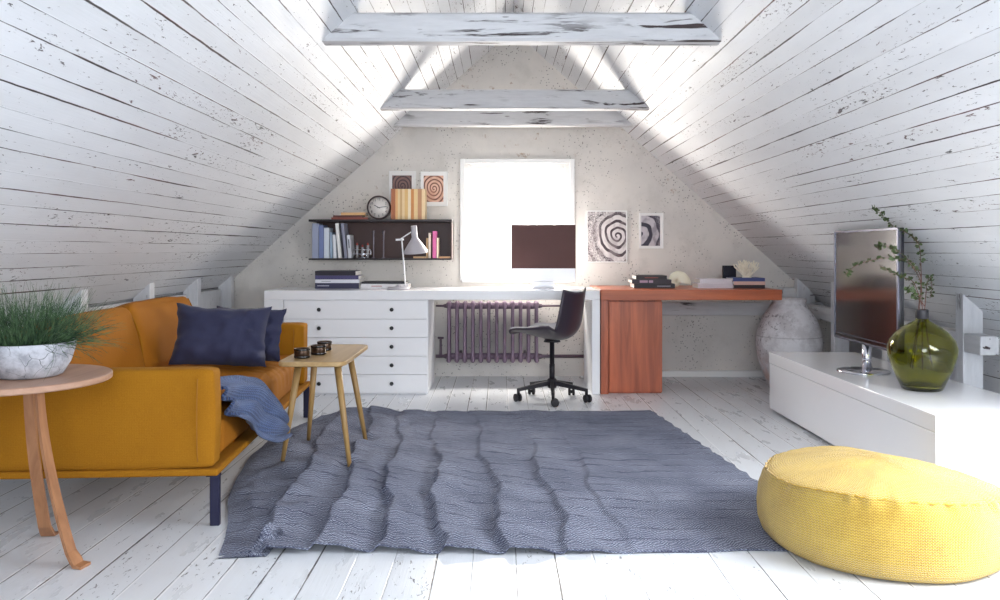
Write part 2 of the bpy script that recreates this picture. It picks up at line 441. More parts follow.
def rug_mat():
    n = NT('blue_grey_flatweave'); u, v, _ = n.sep(n.uvc())      # metres
    # herringbone twill: diagonal direction flips every 3 cm
    col = n.math('PINGPONG', u, 0.03)
    t = n.math('SINE', n.math('MULTIPLY', n.math('ADD', v, col), 2*PI/0.012))
    t2 = n.math('SINE', n.math('MULTIPLY', n.math('SUBTRACT', v, n.math('MULTIPLY', col, 0.6)), 2*PI/0.019))
    nz = n.noise(n.uvc(), 130.0, 4, 0.75); big = n.noise(n.uvc(), 4.0, 3)
    rows = n.math('PINGPONG', n.math('ADD', v, n.math('MULTIPLY', n.math('SUBTRACT', big, 0.5), 0.02)), 0.055)
    row = n.math('MULTIPLY', n.math('SUBTRACT', 1.0, n.step(rows, 0.002, 0.007)), n.step(n.noise(n.xyz(n.math('MULTIPLY', u, 5.0), n.math('MULTIPLY', v, 20.0), 0.0), 1.5, 3), 0.42, 0.6))
    f = n.math('ADD', n.math('ADD', n.math('MULTIPLY', t, 0.14), n.math('MULTIPLY', t2, 0.08)), n.math('ADD', n.math('MULTIPLY', nz, 0.6), n.math('MULTIPLY', big, 0.25)))
    c = n.mix(n.step(f, 0.28, 0.78), lin((74,78,98)), lin((188,194,210)))
    c = n.mix(n.math('MULTIPLY', row, 0.8), c, lin((60,62,82)))
    n.set(color=c, rough=0.95, spec=0.1)
    n.bump(n.math('SUBTRACT', n.math('ADD', n.math('ADD', t, n.math('MULTIPLY', t2, 0.5)), nz), n.math('MULTIPLY', row, 2.0)), 0.6, 0.003)
    return n.m
MT['rug'] = rug_mat()
def knit_mat(name, rgb, rgb2, sc, uv=True, sheen=0.2):
    n = NT(name); u, v, _ = n.sep(n.uvc() if uv else n.obj())
    a = n.math('SINE', n.math('MULTIPLY', u, 2*PI/sc))
    b = n.math('SINE', n.math('ADD', n.math('MULTIPLY', v, 2*PI/sc*1.2), n.math('MULTIPLY', a, 1.4)))
    h = n.math('ADD', n.math('MULTIPLY', n.math('ABSOLUTE', a), 0.6), n.math('MULTIPLY', b, 0.5))
    nz = n.noise(n.uvc() if uv else n.obj(), 120.0, 3, 0.7)
    bl = n.noise(n.uvc() if uv else n.obj(), 7.0, 4, 0.6)
    f = n.math('ADD', n.math('ADD', n.math('MULTIPLY', h, 0.45), n.math('MULTIPLY', nz, 0.7)), n.math('MULTIPLY', n.math('SUBTRACT', bl, 0.5), 0.7))
    n.set(color=n.mix(n.step(f, 0.0, 0.9), lin(rgb2), lin(rgb)), rough=0.9, sheen=sheen, spec=0.15)
    n.bump(n.math('ADD', h, n.math('MULTIPLY', nz, 0.4)), 0.8, 0.005)
    return n.m
MT['pouf'] = knit_mat('yellow_chunky_weave', (222,188,80), (164,120,22), 0.0105, sheen=0.4)
MT['throw'] = knit_mat('blue_knit', (98,120,164), (34,44,82), 0.019)
MT['vase'] = glass_mat('olive_glass', (192,192,72), 0.015, 1.42)
MT['clear'] = None
MT['redfluid'] = plain('red_stopper', (150,60,52), 0.4)
def pane_mat(nm='window_glass', ior=1.15):
    n = NT(nm)
    tr = n.node('ShaderNodeBsdfTransparent'); gl = n.node('ShaderNodeBsdfGlossy', {'Roughness': 0.02})
    fr = n.node('ShaderNodeFresnel', {'IOR': ior})
    mx = n.node('ShaderNodeMixShader', (fr, tr, gl)); n.t.links.new(mx, n.out.inputs[0]); return n.m
MT['pane'] = pane_mat(); MT['clear'] = None
def tube_mat():
    n = NT('thin_clear_glass'); n.set(color=lin((226,226,230)), rough=0.1)
    tr = n.node('ShaderNodeBsdfTransparent')
    mx = n.node('ShaderNodeMixShader', (0.35, tr, n.b.outputs[0])); n.t.links.new(mx, n.out.inputs[0]); return n.m
MT['clear'] = tube_mat()

BOOKMAT = {}
def bookmat(rgb):
    if rgb not in BOOKMAT:
        BOOKMAT[rgb] = plain('book_cover_%d_%d_%d' % rgb, rgb, 0.5, var=0.04, scale=25)
    return BOOKMAT[rgb]

# ------------------------------------------------------------------ the room
X0 = 0.103; K = 0.891; ZA = 2.861; YW = 6.777; YB = -1.2; HK = 2.75
CAMZ = 1.043; FPX = 820.0
def slope_z(x): return ZA - K*abs(x - X0)
def px(p, y): return (p - 500.0)*y/FPX          # pixel column -> x at depth y
def pz(p, y): return CAMZ - (p - 250.0)*y/FPX   # pixel row -> z at depth y

# floor: planks run towards the gable
m = M(); x = X0 - HK - 0.1; i = 0
rf = random.Random(3)
while x < X0 + HK + 0.1:
    w = 0.13*rf.uniform(0.9, 1.12); off = rf.uniform(0, 40)
    m.add([(x,YB,0),(x+w,YB,0),(x+w,YW+0.05,0),(x,YW+0.05,0)], [(0,1,2,3)], uvs=[[(YB+off,i),(YB+off,i+1),(YW+off,i+1),(YW+off,i)]])
    x += w; i += 1
m.box(X0-HK-0.1, x, YB, YW+0.05, -0.08, -0.004)
structure('floor', m, MT['floor'], 'white painted plank floor')

# the two slopes of the ceiling
m = M()
rf = random.Random(5)
cs = 1/math.sqrt(1+K*K); L = HK/cs
OY0, OY1 = 1.35, 2.9         # roof window in the right slope beside the viewer
edges = [0.0]; 
while edges[-1] < L - 0.05: edges.append(edges[-1] + 0.083*rf.uniform(0.86, 1.14))
edges[-1] = L
zof = lambda t: ZA - K*cs*t
O0 = min(range(len(edges)), key=lambda k: abs(zof(edges[k]) - 1.30)); O1 = min(range(len(edges)), key=lambda k: abs(zof(edges[k]) - 0.72))
for sgn in (-1, 1):
    for k in range(len(edges)-1):
        a, b = edges[k], edges[k+1]; off = rf.uniform(0, 40); bi = k + (200 if sgn > 0 else 0)
        pa = (X0 + sgn*cs*a, zof(a)); pb = (X0 + sgn*cs*b, zof(b))
        segs = [(YB, YW+0.05)]
        if sgn > 0 and O0 <= k < O1: segs = [(YB, OY0), (OY1, YW+0.05)]
        for (s0, s1) in segs:
            q = [(pa[0],s0,pa[1]),(pb[0],s0,pb[1]),(pb[0],s1,pb[1]),(pa[0],s1,pa[1])]
            uq = [(s0+off,bi),(s0+off,bi+1),(s1+off,bi+1),(s1+off,bi)]
            if sgn > 0: m.add(q, [(0,1,2,3)], uvs=[uq])
            else: m.add(q, [(3,2,1,0)], uvs=[uq[::-1]])
            # roof thickness outside
            nx, nz_ = sgn*K*cs*0.12, cs*0.12
            m.add([(p[0]+nx, p[1], p[2]+nz_) for p in q], [(0,1,2,3)], uvs=[[(0,0.5)]*4])
# reveals of the roof window
ta, tb = edges[O0], edges[O1]
A = Vector((X0+cs*ta, 0, zof(ta))); B = Vector((X0+cs*tb, 0, zof(tb))); NRM = Vector((K*cs, 0, cs))
for (p, q) in (((A,OY0),(A,OY1)), ((A,OY1),(B,OY1)), ((B,OY1),(B,OY0)), ((B,OY0),(A,OY0))):
    P = Vector((p[0].x,p[1],p[0].z)); Q = Vector((q[0].x,q[1],q[0].z))
    m.add([P,Q,Q+NRM*0.12,P+NRM*0.12], [(0,1,2,3)], uvs=[[(0,0.5)]*4])
structure('ceiling', m, MT['ceil'], 'white painted boards on both roof slopes')

# knee walls under the slopes
for nm, sgn in (('wall_left', -1), ('wall_right', 1)):
    m = M(); xk = X0 + sgn*HK; zk = slope_z(xk)
    for k in range(4):
        z0 = zk*k/4; z1 = zk*(k+1)/4 + (0.02 if k == 3 else 0)
        m.add([(xk,YB,z0),(xk,YW,z0),(xk,YW,z1),(xk,YB,z1)], [(0,1,2,3)], uvs=[[(YB,k),(YW,k),(YW,k+1),(YB,k+1)]])
    m.add([(xk+sgn*0.1,YB,0),(xk+sgn*0.1,YW,0),(xk+sgn*0.1,YW,zk+0.1),(xk+sgn*0.1,YB,zk+0.1)], [(0,1,2,3)], uvs=[[(0,0.5)]*4])
    structure(nm, m, MT['knee'], 'low white plank wall under the %s slope' % ('left' if sgn < 0 else 'right'))

# gable walls with a window opening
def gable(name, y0, y1, wx0, wx1, wz0, wz1, mat, label):
    m = M(); H = HK + 0.05
    zb = lambda x: ZA - K*abs(x-X0) + 0.02
    top = lambda a, b: [(a, zb(a))] + ([(X0, ZA+0.02)] if a < X0 < b else []) + [(b, zb(b))]
    def pr(a, b, lo=0.0, hi=None):
        pts = [(a, lo), (b, lo)] + (list(reversed(top(a, b))) if hi is None else [(b, hi), (a, hi)])
        m.prism(pts, 'y', y0, y1)
    pr(X0-H, wx0); pr(wx1, X0+H); pr(wx0, wx1, 0.0, wz0); pr(wx0, wx1, wz1, None)
    return structure(name, m, mat, label)
WX0, WX1, WZ0, WZ1 = -0.30, 0.585, 0.80, 1.765
gable('wall_back', YW, YW+0.26, WX0, WX1, WZ0, WZ1, MT['plaster'], 'pitted grey plaster gable wall with the bright window')
RX0, RX1, RZ0, RZ1 = -0.67, 0.876, 0.5, 2.13  # added rear opening, sized so fill light passes over the near beam
gable('wall_front', YB-0.2, YB, RX0, RX1, RZ0, RZ1, MT['plaster'], 'plaster gable wall behind the viewer')

def window(name, x0, x1, z0, z1, yi, yo, cas, label, sill=True):
    """casing on the room side at yi, sash set back towards yo"""
    m = M(); s = 1 if yo > yi else -1
    a, b = sorted((yi - s*0.022, yi + s*0.002))
    for (c0, c1, d0, d1) in ((x0-cas, x0+0.01, z0-cas*0.3, z1+cas), (x1-0.01, x1+cas, z0-cas*0.3, z1+cas), (x0+0.01, x1-0.01, z1-0.01, z1+cas)):
        m.box(c0, c1, a, b, d0, d1, 0.004)
    root = m.build(name, MT['white_paint']); root['kind'] = 'structure'; root['label'] = label
    ys = yi + s*0.045
    a, b = sorted((ys, ys + s*0.04))
    f = M()
    for (c0, c1, d0, d1) in ((x0, x0+0.05, z0, z1), (x1-0.05, x1, z0, z1), (x0+0.05, x1-0.05, z0, z0+0.06), (x0+0.05, x1-0.05, z1-0.05, z1)):
        f.box(c0, c1, a, b, d0, d1, 0.004)
    f.build('window_frame', MT['white_paint'], root)
    p = M(); p.box(x0+0.045, x1-0.045, ys+s*0.018-0.002, ys+s*0.018+0.002, z0+0.05, z1-0.045)
    p.build('window_pane', MT['pane'], root)
    if sill:
        q = M(); a, b = sorted((yi - s*0.03, ys)); q.box(x0-cas*0.5, x1+cas*0.5, a, b, z0-0.025, z0+0.012, 0.004)
        q.build('window_sill', MT['white_paint'], root)
window('window_1', WX0, WX1, WZ0, WZ1, YW, YW+0.26, 0.03, 'bright square window in the gable above the white desk')
window('rear_fill_window', RX0, RX1, RZ0, RZ1, YB, YB-0.2, 0.06, 'unseen window added behind the viewer for front fill')  # unseen window added to bring front fill into the room

# collar beams across the roof
def beam(name, yf, zb, h, d, label):
    m = M(); r = random.Random(name); n = 26
    # worn timber: octagonal-ish section, edges wander a little; ends cut to the slopes
    sec = [(0.0,0.012),(0.010,0.0),(d-0.012,0.0),(d,0.012),(d,h-0.012),(d-0.012,h),(0.012,h),(0.0,h-0.012)]
    rows = []
    for k in range(n+1):
        t = -1 + 2*k/n
        row = []
        for (sy, sz) in sec:
            z = zb + sz; half = (ZA - z)/K + 0.012
            j = 0.006*mnoise.noise(Vector((t*5, sy*30, sz*30 + yf*3)))
            row.append((X0 + t*half, yf + sy + j, z + 0.5*j))
        rows.append(row)
    vs = [p for row in rows for p in row]; q = len(sec); fs = []
    for k in range(n):
        for s in range(q):
            s2 = (s+1) % q
            fs.append((k*q+s, k*q+s2, (k+1)*q+s2, (k+1)*q+s))
    fs.append(tuple(range(q-1,-1,-1))); fs.append(tuple(n*q+s for s in range(q)))
    m.add(vs, fs); structure(name, m, MT['beam'], label)
beam('trim_1', 3.842, 2.024, 0.135, 0.105, 'nearest worn white collar beam, dark split in its paint')
beam('trim_2', 5.686, 2.024, 0.135, 0.105, 'middle worn white collar beam')
beam('trim_3', 6.44, 2.02, 0.135, 0.105, 'collar beam closest to the gable wall')

# wall posts under the slopes, rails between them
tn = 4
for sgn, face in ((-1, -2.17), (1, 2.40)):
    for yp in (4.25, 5.08, 5.88, 6.62):
        m = M(); xa = face; xb = face + sgn*0.105
        pts = [(xa, 0), (xb, 0), (xb, slope_z(xb)+0.01), (xa, slope_z(xa)+0.01)]
        m.prism(pts, 'y', yp, yp+0.072, 0.003)
        structure('trim_%d' % tn, m, MT['post'], 'white wall post under the %s slope' % ('left' if sgn < 0 else 'right')); tn += 1
m = M()
m.box(2.402, 2.50, 4.10, 4.249, 0.515, 0.612, 0.006)
for a, b in ((4.323, 5.079), (5.153, 5.879), (5.953, 6.6)): m.box(2.415, 2.50, a, b, 0.515, 0.612, 0.006)
structure('trim_%d' % tn, m, MT['rail'], 'white timber rail along the right posts'); tn += 1
m = M(); m.box(1.22, 2.66, YW-0.09, YW+0.005, 0.51, 0.615, 0.006)
structure('trim_%d' % tn, m, MT['beam'], 'cracked white timber on the gable under the brown desk'); tn += 1
m = M(); m.box(2.30, 2.56, YW-0.12, YW+0.005, 0.617, 0.735, 0.006)
structure('trim_%d' % tn, m, MT['beam'], 'short timber block above the gable rail'); tn += 1
for a, b in ((4.325, 5.075), (5.155, 5.875), (5.955, 6.61)):
    m = M(); zt = slope_z(-2.26); m.box(-2.275, -2.245, a, b, 0.0, zt-0.03, 0.004)
    structure('trim_%d' % tn, m, MT['post'], 'white panel between the left posts'); tn += 1
m = M(); m.box(1.19, X0+HK-0.02, YW-0.045, YW+0.005, 0.0, 0.05, 0.004)
structure('baseboard_back', m, MT['white_paint'], 'low white baseboard of the gable wall')

# ------------------------------------------------------------------ books
def book(label, cat, loc, w, h, d, rgb, tilt=0.0, group=None, lying=False, rz=0.0, spine=True, title=None):
    """standing: w thickness (x), h height, d depth, spine towards -y; origin at the middle of the bottom front.
    lying: w along x, d along y, h thickness, spine to -y"""
    root = thing('book', label, cat, loc, 0, group)
    t = 0.003
    c = M(); p = M()
    if not lying:
        t = min(0.003, w*0.18)
        c.box(-w/2, w/2, 0, t*1.3, 0, h, 0.0006, 1)
        c.box(-w/2, -w/2+t, t*1.3, d, 0, h); c.box(w/2-t, w/2, t*1.3, d, 0, h)
        p.box(-w/2+t, w/2-t, t*1.3, d-0.004, 0.003, h-0.004)
    else:
        c.box(-w/2, w/2, 0, t, 0, h); c.box(-w/2, w/2, t, d, 0, t); c.box(-w/2, w/2, t, d, h-t, h)
        p.box(-w/2+0.003, w/2+(-0.003 if spine else 0.012), t, d-0.004, t, h-t)
    c.build('cover', bookmat(rgb), root); p.build('pages', MT['paper'], root)
    if title:
        q = M()
        for (a, b, c0, c1) in title[1]: q.box(a, b, -0.0008, 0.0005, c0, c1)
        q.build('spine_title', bookmat(title[0]), root)
    root.rotation_euler = (0, tilt, rz)
    return root

# ------------------------------------------------------------------ white desk
DY = 5.92; DB = 6.50
root = thing('desk', 'long white desk with a block of five drawers, below the window', 'desk', (-0.49, DY, 0))
W = lambda m_, n_, mt: m_.build(n_, mt, root, world=True)
m = M(); m.box(-1.704, 0.722, DY, DB, 0.683, 0.75, 0.003); W(m, 'desktop', MT['white_gloss'])
m = M(); m.box(-1.704, -1.565, DY, DB, 0, 0.6825, 0.003); W(m, 'side_panel', MT['white'])
m = M(); m.box(0.664, 0.722, DY, DB, 0, 0.6825, 0.003); W(m, 'side_panel', MT['white'])
m = M(); m.box(-1.5645, -0.52, DY+0.022, DB, 0.0, 0.6825, 0.002); W(m, 'cabinet', MT['white'])
for k in range(5):
    z1 = 0.676 - k*0.1335; z0 = z1 - 0.1305
    m = M(); m.box(-1.558, -0.524, DY+0.002, DY+0.0215, z0, z1, 0.002)
    dr = W(m, 'drawer', MT['white'])
    for kx in (319.2, 391.8):
        q = M(); q.lathe([(0.005,0.0),(0.005,-0.008),(0.013,-0.010),(0.0145,-0.015),(0.012,-0.021),(0.006,-0.023),(0.0,-0.0235)], 16, (px(kx, DY), DY+0.002, (z0+z1)/2+0.002), axis='y')
        ob = q.build('knob', MT['knob']); ob.parent = dr
        ob.data.transform(Matrix.Translation(-root.location))

# ------------------------------------------------------------------ cherry desk
root = thing('desk', 'reddish brown wooden desk with a single cupboard, right of the white desk', 'desk', (1.38, DY, 0))
m = M(); m.box(0.727, 2.03, 5.90, 6.655, 0.682, 0.757, 0.003); W(m, 'desktop', MT['cherry'])
m = M(); m.box(0.729, 0.785, 5.93, 6.55, 0, 0.6815, 0.002); W(m, 'side_panel', MT['cherry_v'])
m = M(); m.box(0.7855, 1.178, 5.975, 6.5, 0.0, 0.6815, 0.002); cab = W(m, 'cabinet', MT['cherry_v'])
m = M(); m.box(0.792, 1.178, 5.953, 5.9745, 0.012, 0.668, 0.003); W(m, 'door', MT['cherry_v'])

# ------------------------------------------------------------------ radiator
root = thing('wall_mounted_radiator', 'old mauve cast iron radiator under the white desk', 'radiator', (-0.06, 6.62, 0.13))
ns = 12; xa, xb = px(449, 6.6), px(536.5, 6.6)
for k in range(ns):
    xc = xa + (xb-xa)*k/(ns-1)
    m = M()
    for yy in (6.575, 6.625, 6.675):
        m.tube([(xc,yy,0.14),(xc,yy,0.155),(xc,yy,0.20),(xc,yy,0.58),(xc,yy,0.615),(xc,yy,0.63)], [0.010,0.020,0.0135,0.0135,0.020,0.010], 10)
    m.tube([(xc,6.565,0.60),(xc,6.585,0.605),(xc,6.665,0.605),(xc,6.685,0.60)], [0.012,0.022,0.022,0.012], 10)
    m.tube([(xc,6.565,0.175),(xc,6.585,0.175),(xc,6.665,0.175),(xc,6.685,0.175)], [0.012,0.022,0.022,0.012], 10)
    W(m, 'radiator_section', MT['radiator'])
    if k < ns-1:
        xn = xa + (xb-xa)*(k+1)/(ns-1)
        for z in (0.592, 0.185):
            m = M(); m.tube([(xc+0.004,6.625,z),(xn-0.004,6.625,z)], 0.026, 12); W(m, 'connector', MT['radiator'])
m = M(); m.tube([(xa-0.01,6.625,0.592),(xa-0.035,6.625,0.592),(xa-0.05,6.625,0.592),(-0.518,6.625,0.592)], [0.02,0.016,0.009,0.009], 10); W(m, 'pipe', MT['pipe'])
m = M(); m.tube([(xb+0.01,6.625,0.592),(xb+0.04,6.625,0.592),(xb+0.05,6.625,0.592),(0.72,6.625,0.592)], [0.02,0.016,0.009,0.009], 10); W(m, 'pipe', MT['pipe'])
m = M(); m.tube([(xb+0.01,6.625,0.185),(xb+0.04,6.625,0.185),(xb+0.05,6.625,0.185),(0.72,6.625,0.185)], [0.024,0.02,0.014,0.014], 10); W(m, 'pipe', MT['pipe'])
m = M(); m.tube([(xa-0.01,6.625,0.185),(xa-0.03,6.625,0.185),(xa-0.045,6.625,0.185),(-0.518,6.625,0.185)], [0.024,0.02,0.014,0.014], 10); pp = W(m, 'pipe', MT['pipe'])
q = M(); vx = px(440.5, 6.6)
q.tube([(vx,6.625,0.19),(vx,6.625,0.22),(vx,6.625,0.33)], [0.014,0.010,0.009], 8); q.tube([(vx-0.024,6.625,0.333),(vx+0.024,6.625,0.333)], 0.009, 8)
ob = q.build('valve', MT['pipe']); ob.data.transform(Matrix.Translation(-root.location)); ob.parent = pp
for xx in (xa+0.09, xb-0.09):
    m = M(); m.bar((xx,6.60,0.205),(xx,YW-0.0005,0.205),0.02,0.02); W(m, 'wall_bracket', MT['pipe'])

# ------------------------------------------------------------------ swivel chair
root = thing('swivel_chair', 'dark plum shell chair on a five-wheeled base at the white desk', 'chair', (0.362, 5.70, 0), R(152))
prof = [(0.228,0.462),(0.222,0.472),(0.18,0.466),(0.10,0.446),(0.0,0.428),(-0.07,0.426),(-0.125,0.445),(-0.155,0.49),(-0.172,0.56),(-0.188,0.65),(-0.205,0.755)]
def cr(pts, t):
    n = len(pts)-1; f = t*n; i = min(int(f), n-1); f -= i
    P = [Vector((*pts[max(0,min(n,i+k))], 0)) for k in (-1,0,1,2)]
    return 0.5*((2*P[1]) + (P[2]-P[0])*f + (2*P[0]-5*P[1]+4*P[2]-P[3])*f*f + (3*P[1]-P[0]-3*P[2]+P[3])*f*f*f)
def shell_fn(dn):
    def f(u, v):
        w = 2*u-1; p = cr(prof, v)
        back = max(0, min(1, (v-0.5)/0.2)); front = max(0, 1-v/0.12)
        hw = 0.215*(1 - 0.10*back*max(0,(v-0.75))*4) * (1-0.16*front*front)
        dish = abs(w)**2.2
        x = p.x + 0.034*dish*back; z = p.y + dish*(0.022 + 0.085*max(0,min(1,(v-0.08)/0.34))**1.5)*(1-0.75*back)*(1-front)
        tan = cr(prof, min(1,v+0.01)) - cr(prof, max(0,v-0.01)); tan.normalize()
        nx, nz = tan.y, -tan.x      # points to the sitter
        if nz < 0 and back < 0.5: nx, nz = -nx, -nz
        if back >= 0.5 and nx < 0: nx, nz = -nx, -nz
        return Vector((x + nx*dn, w*hw*(1-0.04*(dn>0)), z + nz*dn))
    return f
m = M(); m.grid(shell_fn(0.0), 22, 44)
sh = m.build('shell', MT['chair'], root)
so = sh.modifiers.new('thickness','SOLIDIFY'); so.thickness = 0.011; so.offset = 0
m = M()
fp = shell_fn(0.013); m.grid(lambda u, v: fp(0.04+0.92*u, 0.02+0.46*v), 18, 22)
pd = m.build('seat_lit_layer', MT['seat_lit'], root); so = pd.modifiers.new('thickness','SOLIDIFY'); so.thickness = 0.012; so.offset = 0  # pale layer added to paint the lit inside of the shell
m = M(); m.tube([(0,0,0.405),(0,0,0.424)], [0.06,0.05], 16); m.tube([(0,0,0.13),(0,0,0.25),(0,0,0.251),(0,0,0.41)], [0.019,0.019,0.0165,0.0165], 16); m.build('column', MT['blackmetal'], root)
m = M(); m.tube([(0,0,0.085),(0,0,0.10),(0,0,0.14),(0,0,0.15)], [0.026,0.034,0.034,0.026], 20); m.build('hub', MT['blackmetal'], root)
for a in (-92, -20, -164, 52, 124):
    a = R(a - 152); ca, sa = math.cos(a), math.sin(a); Rr = 0.245
    m = M(); m.bar((ca*0.02,sa*0.02,0.122),(ca*Rr,sa*Rr,0.083),0.03,0.034,w1=0.022,h1=0.02)
    m.tube([(ca*Rr,sa*Rr,0.092),(ca*Rr,sa*Rr,0.048)], 0.011, 10)
    lg = m.build('base_leg', MT['blackmetal'], root)
    m = M(); b = R(random.uniform(0, 360)); ax = Vector((math.cos(b), math.sin(b), 0)); c = Vector((ca*Rr, sa*Rr, 0.0275)) + Vector((-ax.y, ax.x, 0))*0.012
    for s in (-1, 1): m.tube([c+ax*s*0.006, c+ax*s*0.009, c+ax*s*0.020, c+ax*s*0.023], [0.022,0.0275,0.0275,0.022], 16)
    m.tube([c-ax*0.007, c+ax*0.007], 0.012, 8)
    m.build('caster', MT['rubber'], lg)

# ------------------------------------------------------------------ monitor on the desk
mx, my = px(543.6, 6.33), 6.33
root = thing('computer_monitor', 'slim all-in-one computer with dark screen on the white desk', 'computer', (mx, my, 0.7505))
m = M(); m.box(-0.248, 0.248, 0.0, 0.028, 0.048, 0.489, 0.006); m.build('housing', MT['alu'], root)
m = M(); m.box(-0.247, 0.247, -0.003, -0.0003, 0.15, 0.487, 0.001); m.build('screen', MT['monitor_screen'], root)
m = M(); m.box(-0.10, 0.10, -0.05, 0.13, 0.0, 0.006, 0.002); m.box(-0.085, 0.085, 0.034, 0.052, 0.006, 0.15, 0.002); m.box(-0.085, 0.085, 0.0285, 0.052, 0.10, 0.15, 0.002); m.build('stand', MT['alu'], root)

# ------------------------------------------------------------------ wall shelf
SY = 6.55; sx0, sx1 = px(308.5, SY), px(452, SY); SZ0, SZ1 = 0.963, 1.288
root = thing('wall_shelf', 'dark brown open wall shelf left of the window', 'shelf', ((sx0+sx1)/2, SY, SZ0))
m = M(); m.box(sx0, sx1, SY, YW, SZ1-0.018, SZ1, 0.002); W(m, 'top_board', MT['shelfedge'])
m = M(); m.box(sx0, sx1-0.01, SY, YW, SZ0, SZ0+0.013, 0.002); W(m, 'bottom_board', MT['shelfedge'])
m = M(); m.box(sx0+0.02, sx1-0.012, YW-0.03, YW, SZ0+0.013, SZ1-0.018); W(m, 'back_panel', MT['shelfwood'])
m = M(); m.box(sx1-0.012, sx1, SY+0.003, YW-0.0, SZ0+0.002, SZ1-0.019, 0.002); W(m, 'end_panel', MT['shelfwood'])
ZS = SZ0 + 0.0135; ZT = SZ1 + 0.0005
sb = SY + 0.012
def sbk(p0, p1, ytop, rgb, label, tilt=0.0, grp='books standing inside the wall shelf', d=0.16, title=None):
    y = sb; w = px(p1, y)-px(p0, y); h = pz(ytop, y) - ZS
    x = (px(p0, y)+px(p1, y))/2
    z = ZS
    if tilt < 0: z = ZS + abs(math.sin(tilt))*w/2
    if tilt > 0: z = ZS + abs(math.sin(tilt))*w/2
    book(label, 'book', (x, y, z+0.0005), w*0.97, h, d, rgb, tilt, grp, title=title)
sbk(312.0, 318.6, 223.5, (158,166,190), 'wide pale blue grey book at the left end inside the wall shelf')
sbk(319.0, 323.6, 225.3, (120,134,180), 'mid blue book beside the wide pale blue grey one in the shelf')
sbk(323.9, 329.2, 227.8, (214,222,232), 'white book right of the mid blue one in the shelf')
sbk(330.2, 332.6, 232.4, (150,170,192), 'thin short blue grey book among the white books in the shelf', R(-1.5))
sbk(333.4, 336.4, 234.8, (226,230,236), 'short white book leaning next to the thin blue grey one', R(-2.5))
sbk(338.4, 341.8, 223.3, (238,238,236), 'tall white book leaning left in the shelf', R(-5.5))
sbk(342.4, 343.6, 223.6, (40,38,52), 'very thin black book behind the tall leaning white one', R(-5.0))
sbk(344.5, 347.5, 223.4, (140,142,160), 'tall grey book leaning left in the shelf', R(-6))
sbk(348.2, 351.6, 235.0, (206,208,216), 'short grey white book with dark lettering leaning beside the tall grey one', R(-4), title=((60,60,76), [(-0.004,0.004,0.08,0.15)]))
sbk(426.2, 427.6, 238.0, (196,160,120), 'thin tan book left of the pink book in the shelf')
sbk(428.4, 430.8, 233.0, (224,206,190), 'speckled cream book just left of the pink book')
sbk(432.6, 436.4, 231.2, (212,104,160), 'bright pink book standing in the right of the shelf')
sbk(436.7, 438.4, 238.0, (240,220,196), 'thin cream book touching the right side of the pink book')
y = sb
book('tan book lying flat left of the pink book, behind the lamp shade', 'book', (px(419.4,y), y, ZS+0.0005), px(425.8,y)-px(413.5,y), 0.014, 0.15, (214,176,136), lying=True)
book('tan book lying flat right of the pink book at the shelf end', 'book', (px(444.6,y), y, ZS+0.0005), px(450.3,y)-px(439.0,y), 0.014, 0.15, (206,158,116), lying=True)
# wire rack with three tubes, two slim stem vases
rx = px(362.5, 6.62)
root = thing('tube_rack', 'small chrome wire rack on the wall shelf between books and tall vases', 'rack', (rx, 6.62, ZS))
m = M()
for z in (0.035, 0.068):
    m.tube([(-0.068,-0.02,z),(0.068,-0.02,z),(0.068,0.02,z),(-0.068,0.02,z),(-0.068,-0.02,z)], 0.003, 6)
for xx in (-0.068, 0.068):
    for yy in (-0.02, 0.02): m.tube([(xx,yy,0.0),(xx,yy,0.07)], 0.003, 6)
m.tube([(-0.03,-0.022,0.004),(0.03,-0.022,0.004),(0.036,-0.022,0.03),(-0.036,-0.022,0.03),(-0.03,-0.022,0.004)], 0.003, 6)
m.build('wire_frame', MT['chrome'], root)
for k, xx in enumerate((-0.043, 0.0, 0.043)):
    hh = (0.125, 0.11, 0.125)[k]
    t = thing('glass_tube', ('left glass tube with red tip in the wire rack', 'middle glass tube with red tip in the wire rack', 'right glass tube with red tip in the wire rack')[k], 'tube', (rx+xx, 6.62, ZS), 0, 'glass tubes in the wire rack')
    m = M(); m.lathe([(0.0,0.001),(0.009,0.004),(0.011,0.012),(0.011,hh-0.02),(0.008,hh-0.02),(0.008,0.014),(0.0,0.008)], 12); m.build('glass', MT['clear'], t)
    m = M(); m.lathe([(0.007,hh-0.03),(0.007,hh-0.018),(0.009,hh-0.012),(0.005,hh),(0.0,hh)], 12); m.build('stopper', MT['redfluid'], t)
for k, p_ in enumerate((373.6, 383.6)):
    vx = px(p_, 6.62)
    m = M(); m.lathe([(0.0,0.0),(0.016,0.0),(0.016,0.004),(0.007,0.012),(0.006,0.15),(0.008,0.19),(0.013,0.222),(0.011,0.222),(0.006,0.19),(0.0045,0.15),(0.0,0.02)], 16)
    o = m.build('stem_vase', plain('smoked_glass', (128,120,128), 0.12, 0.4), loc=(vx, 6.62, ZS))
    tag(o, ('tall slim stem vase nearer the wire rack on the wall shelf', 'tall slim stem vase nearer the desk lamp on the wall shelf')[k], 'vase', 'slim stem vases on the wall shelf')
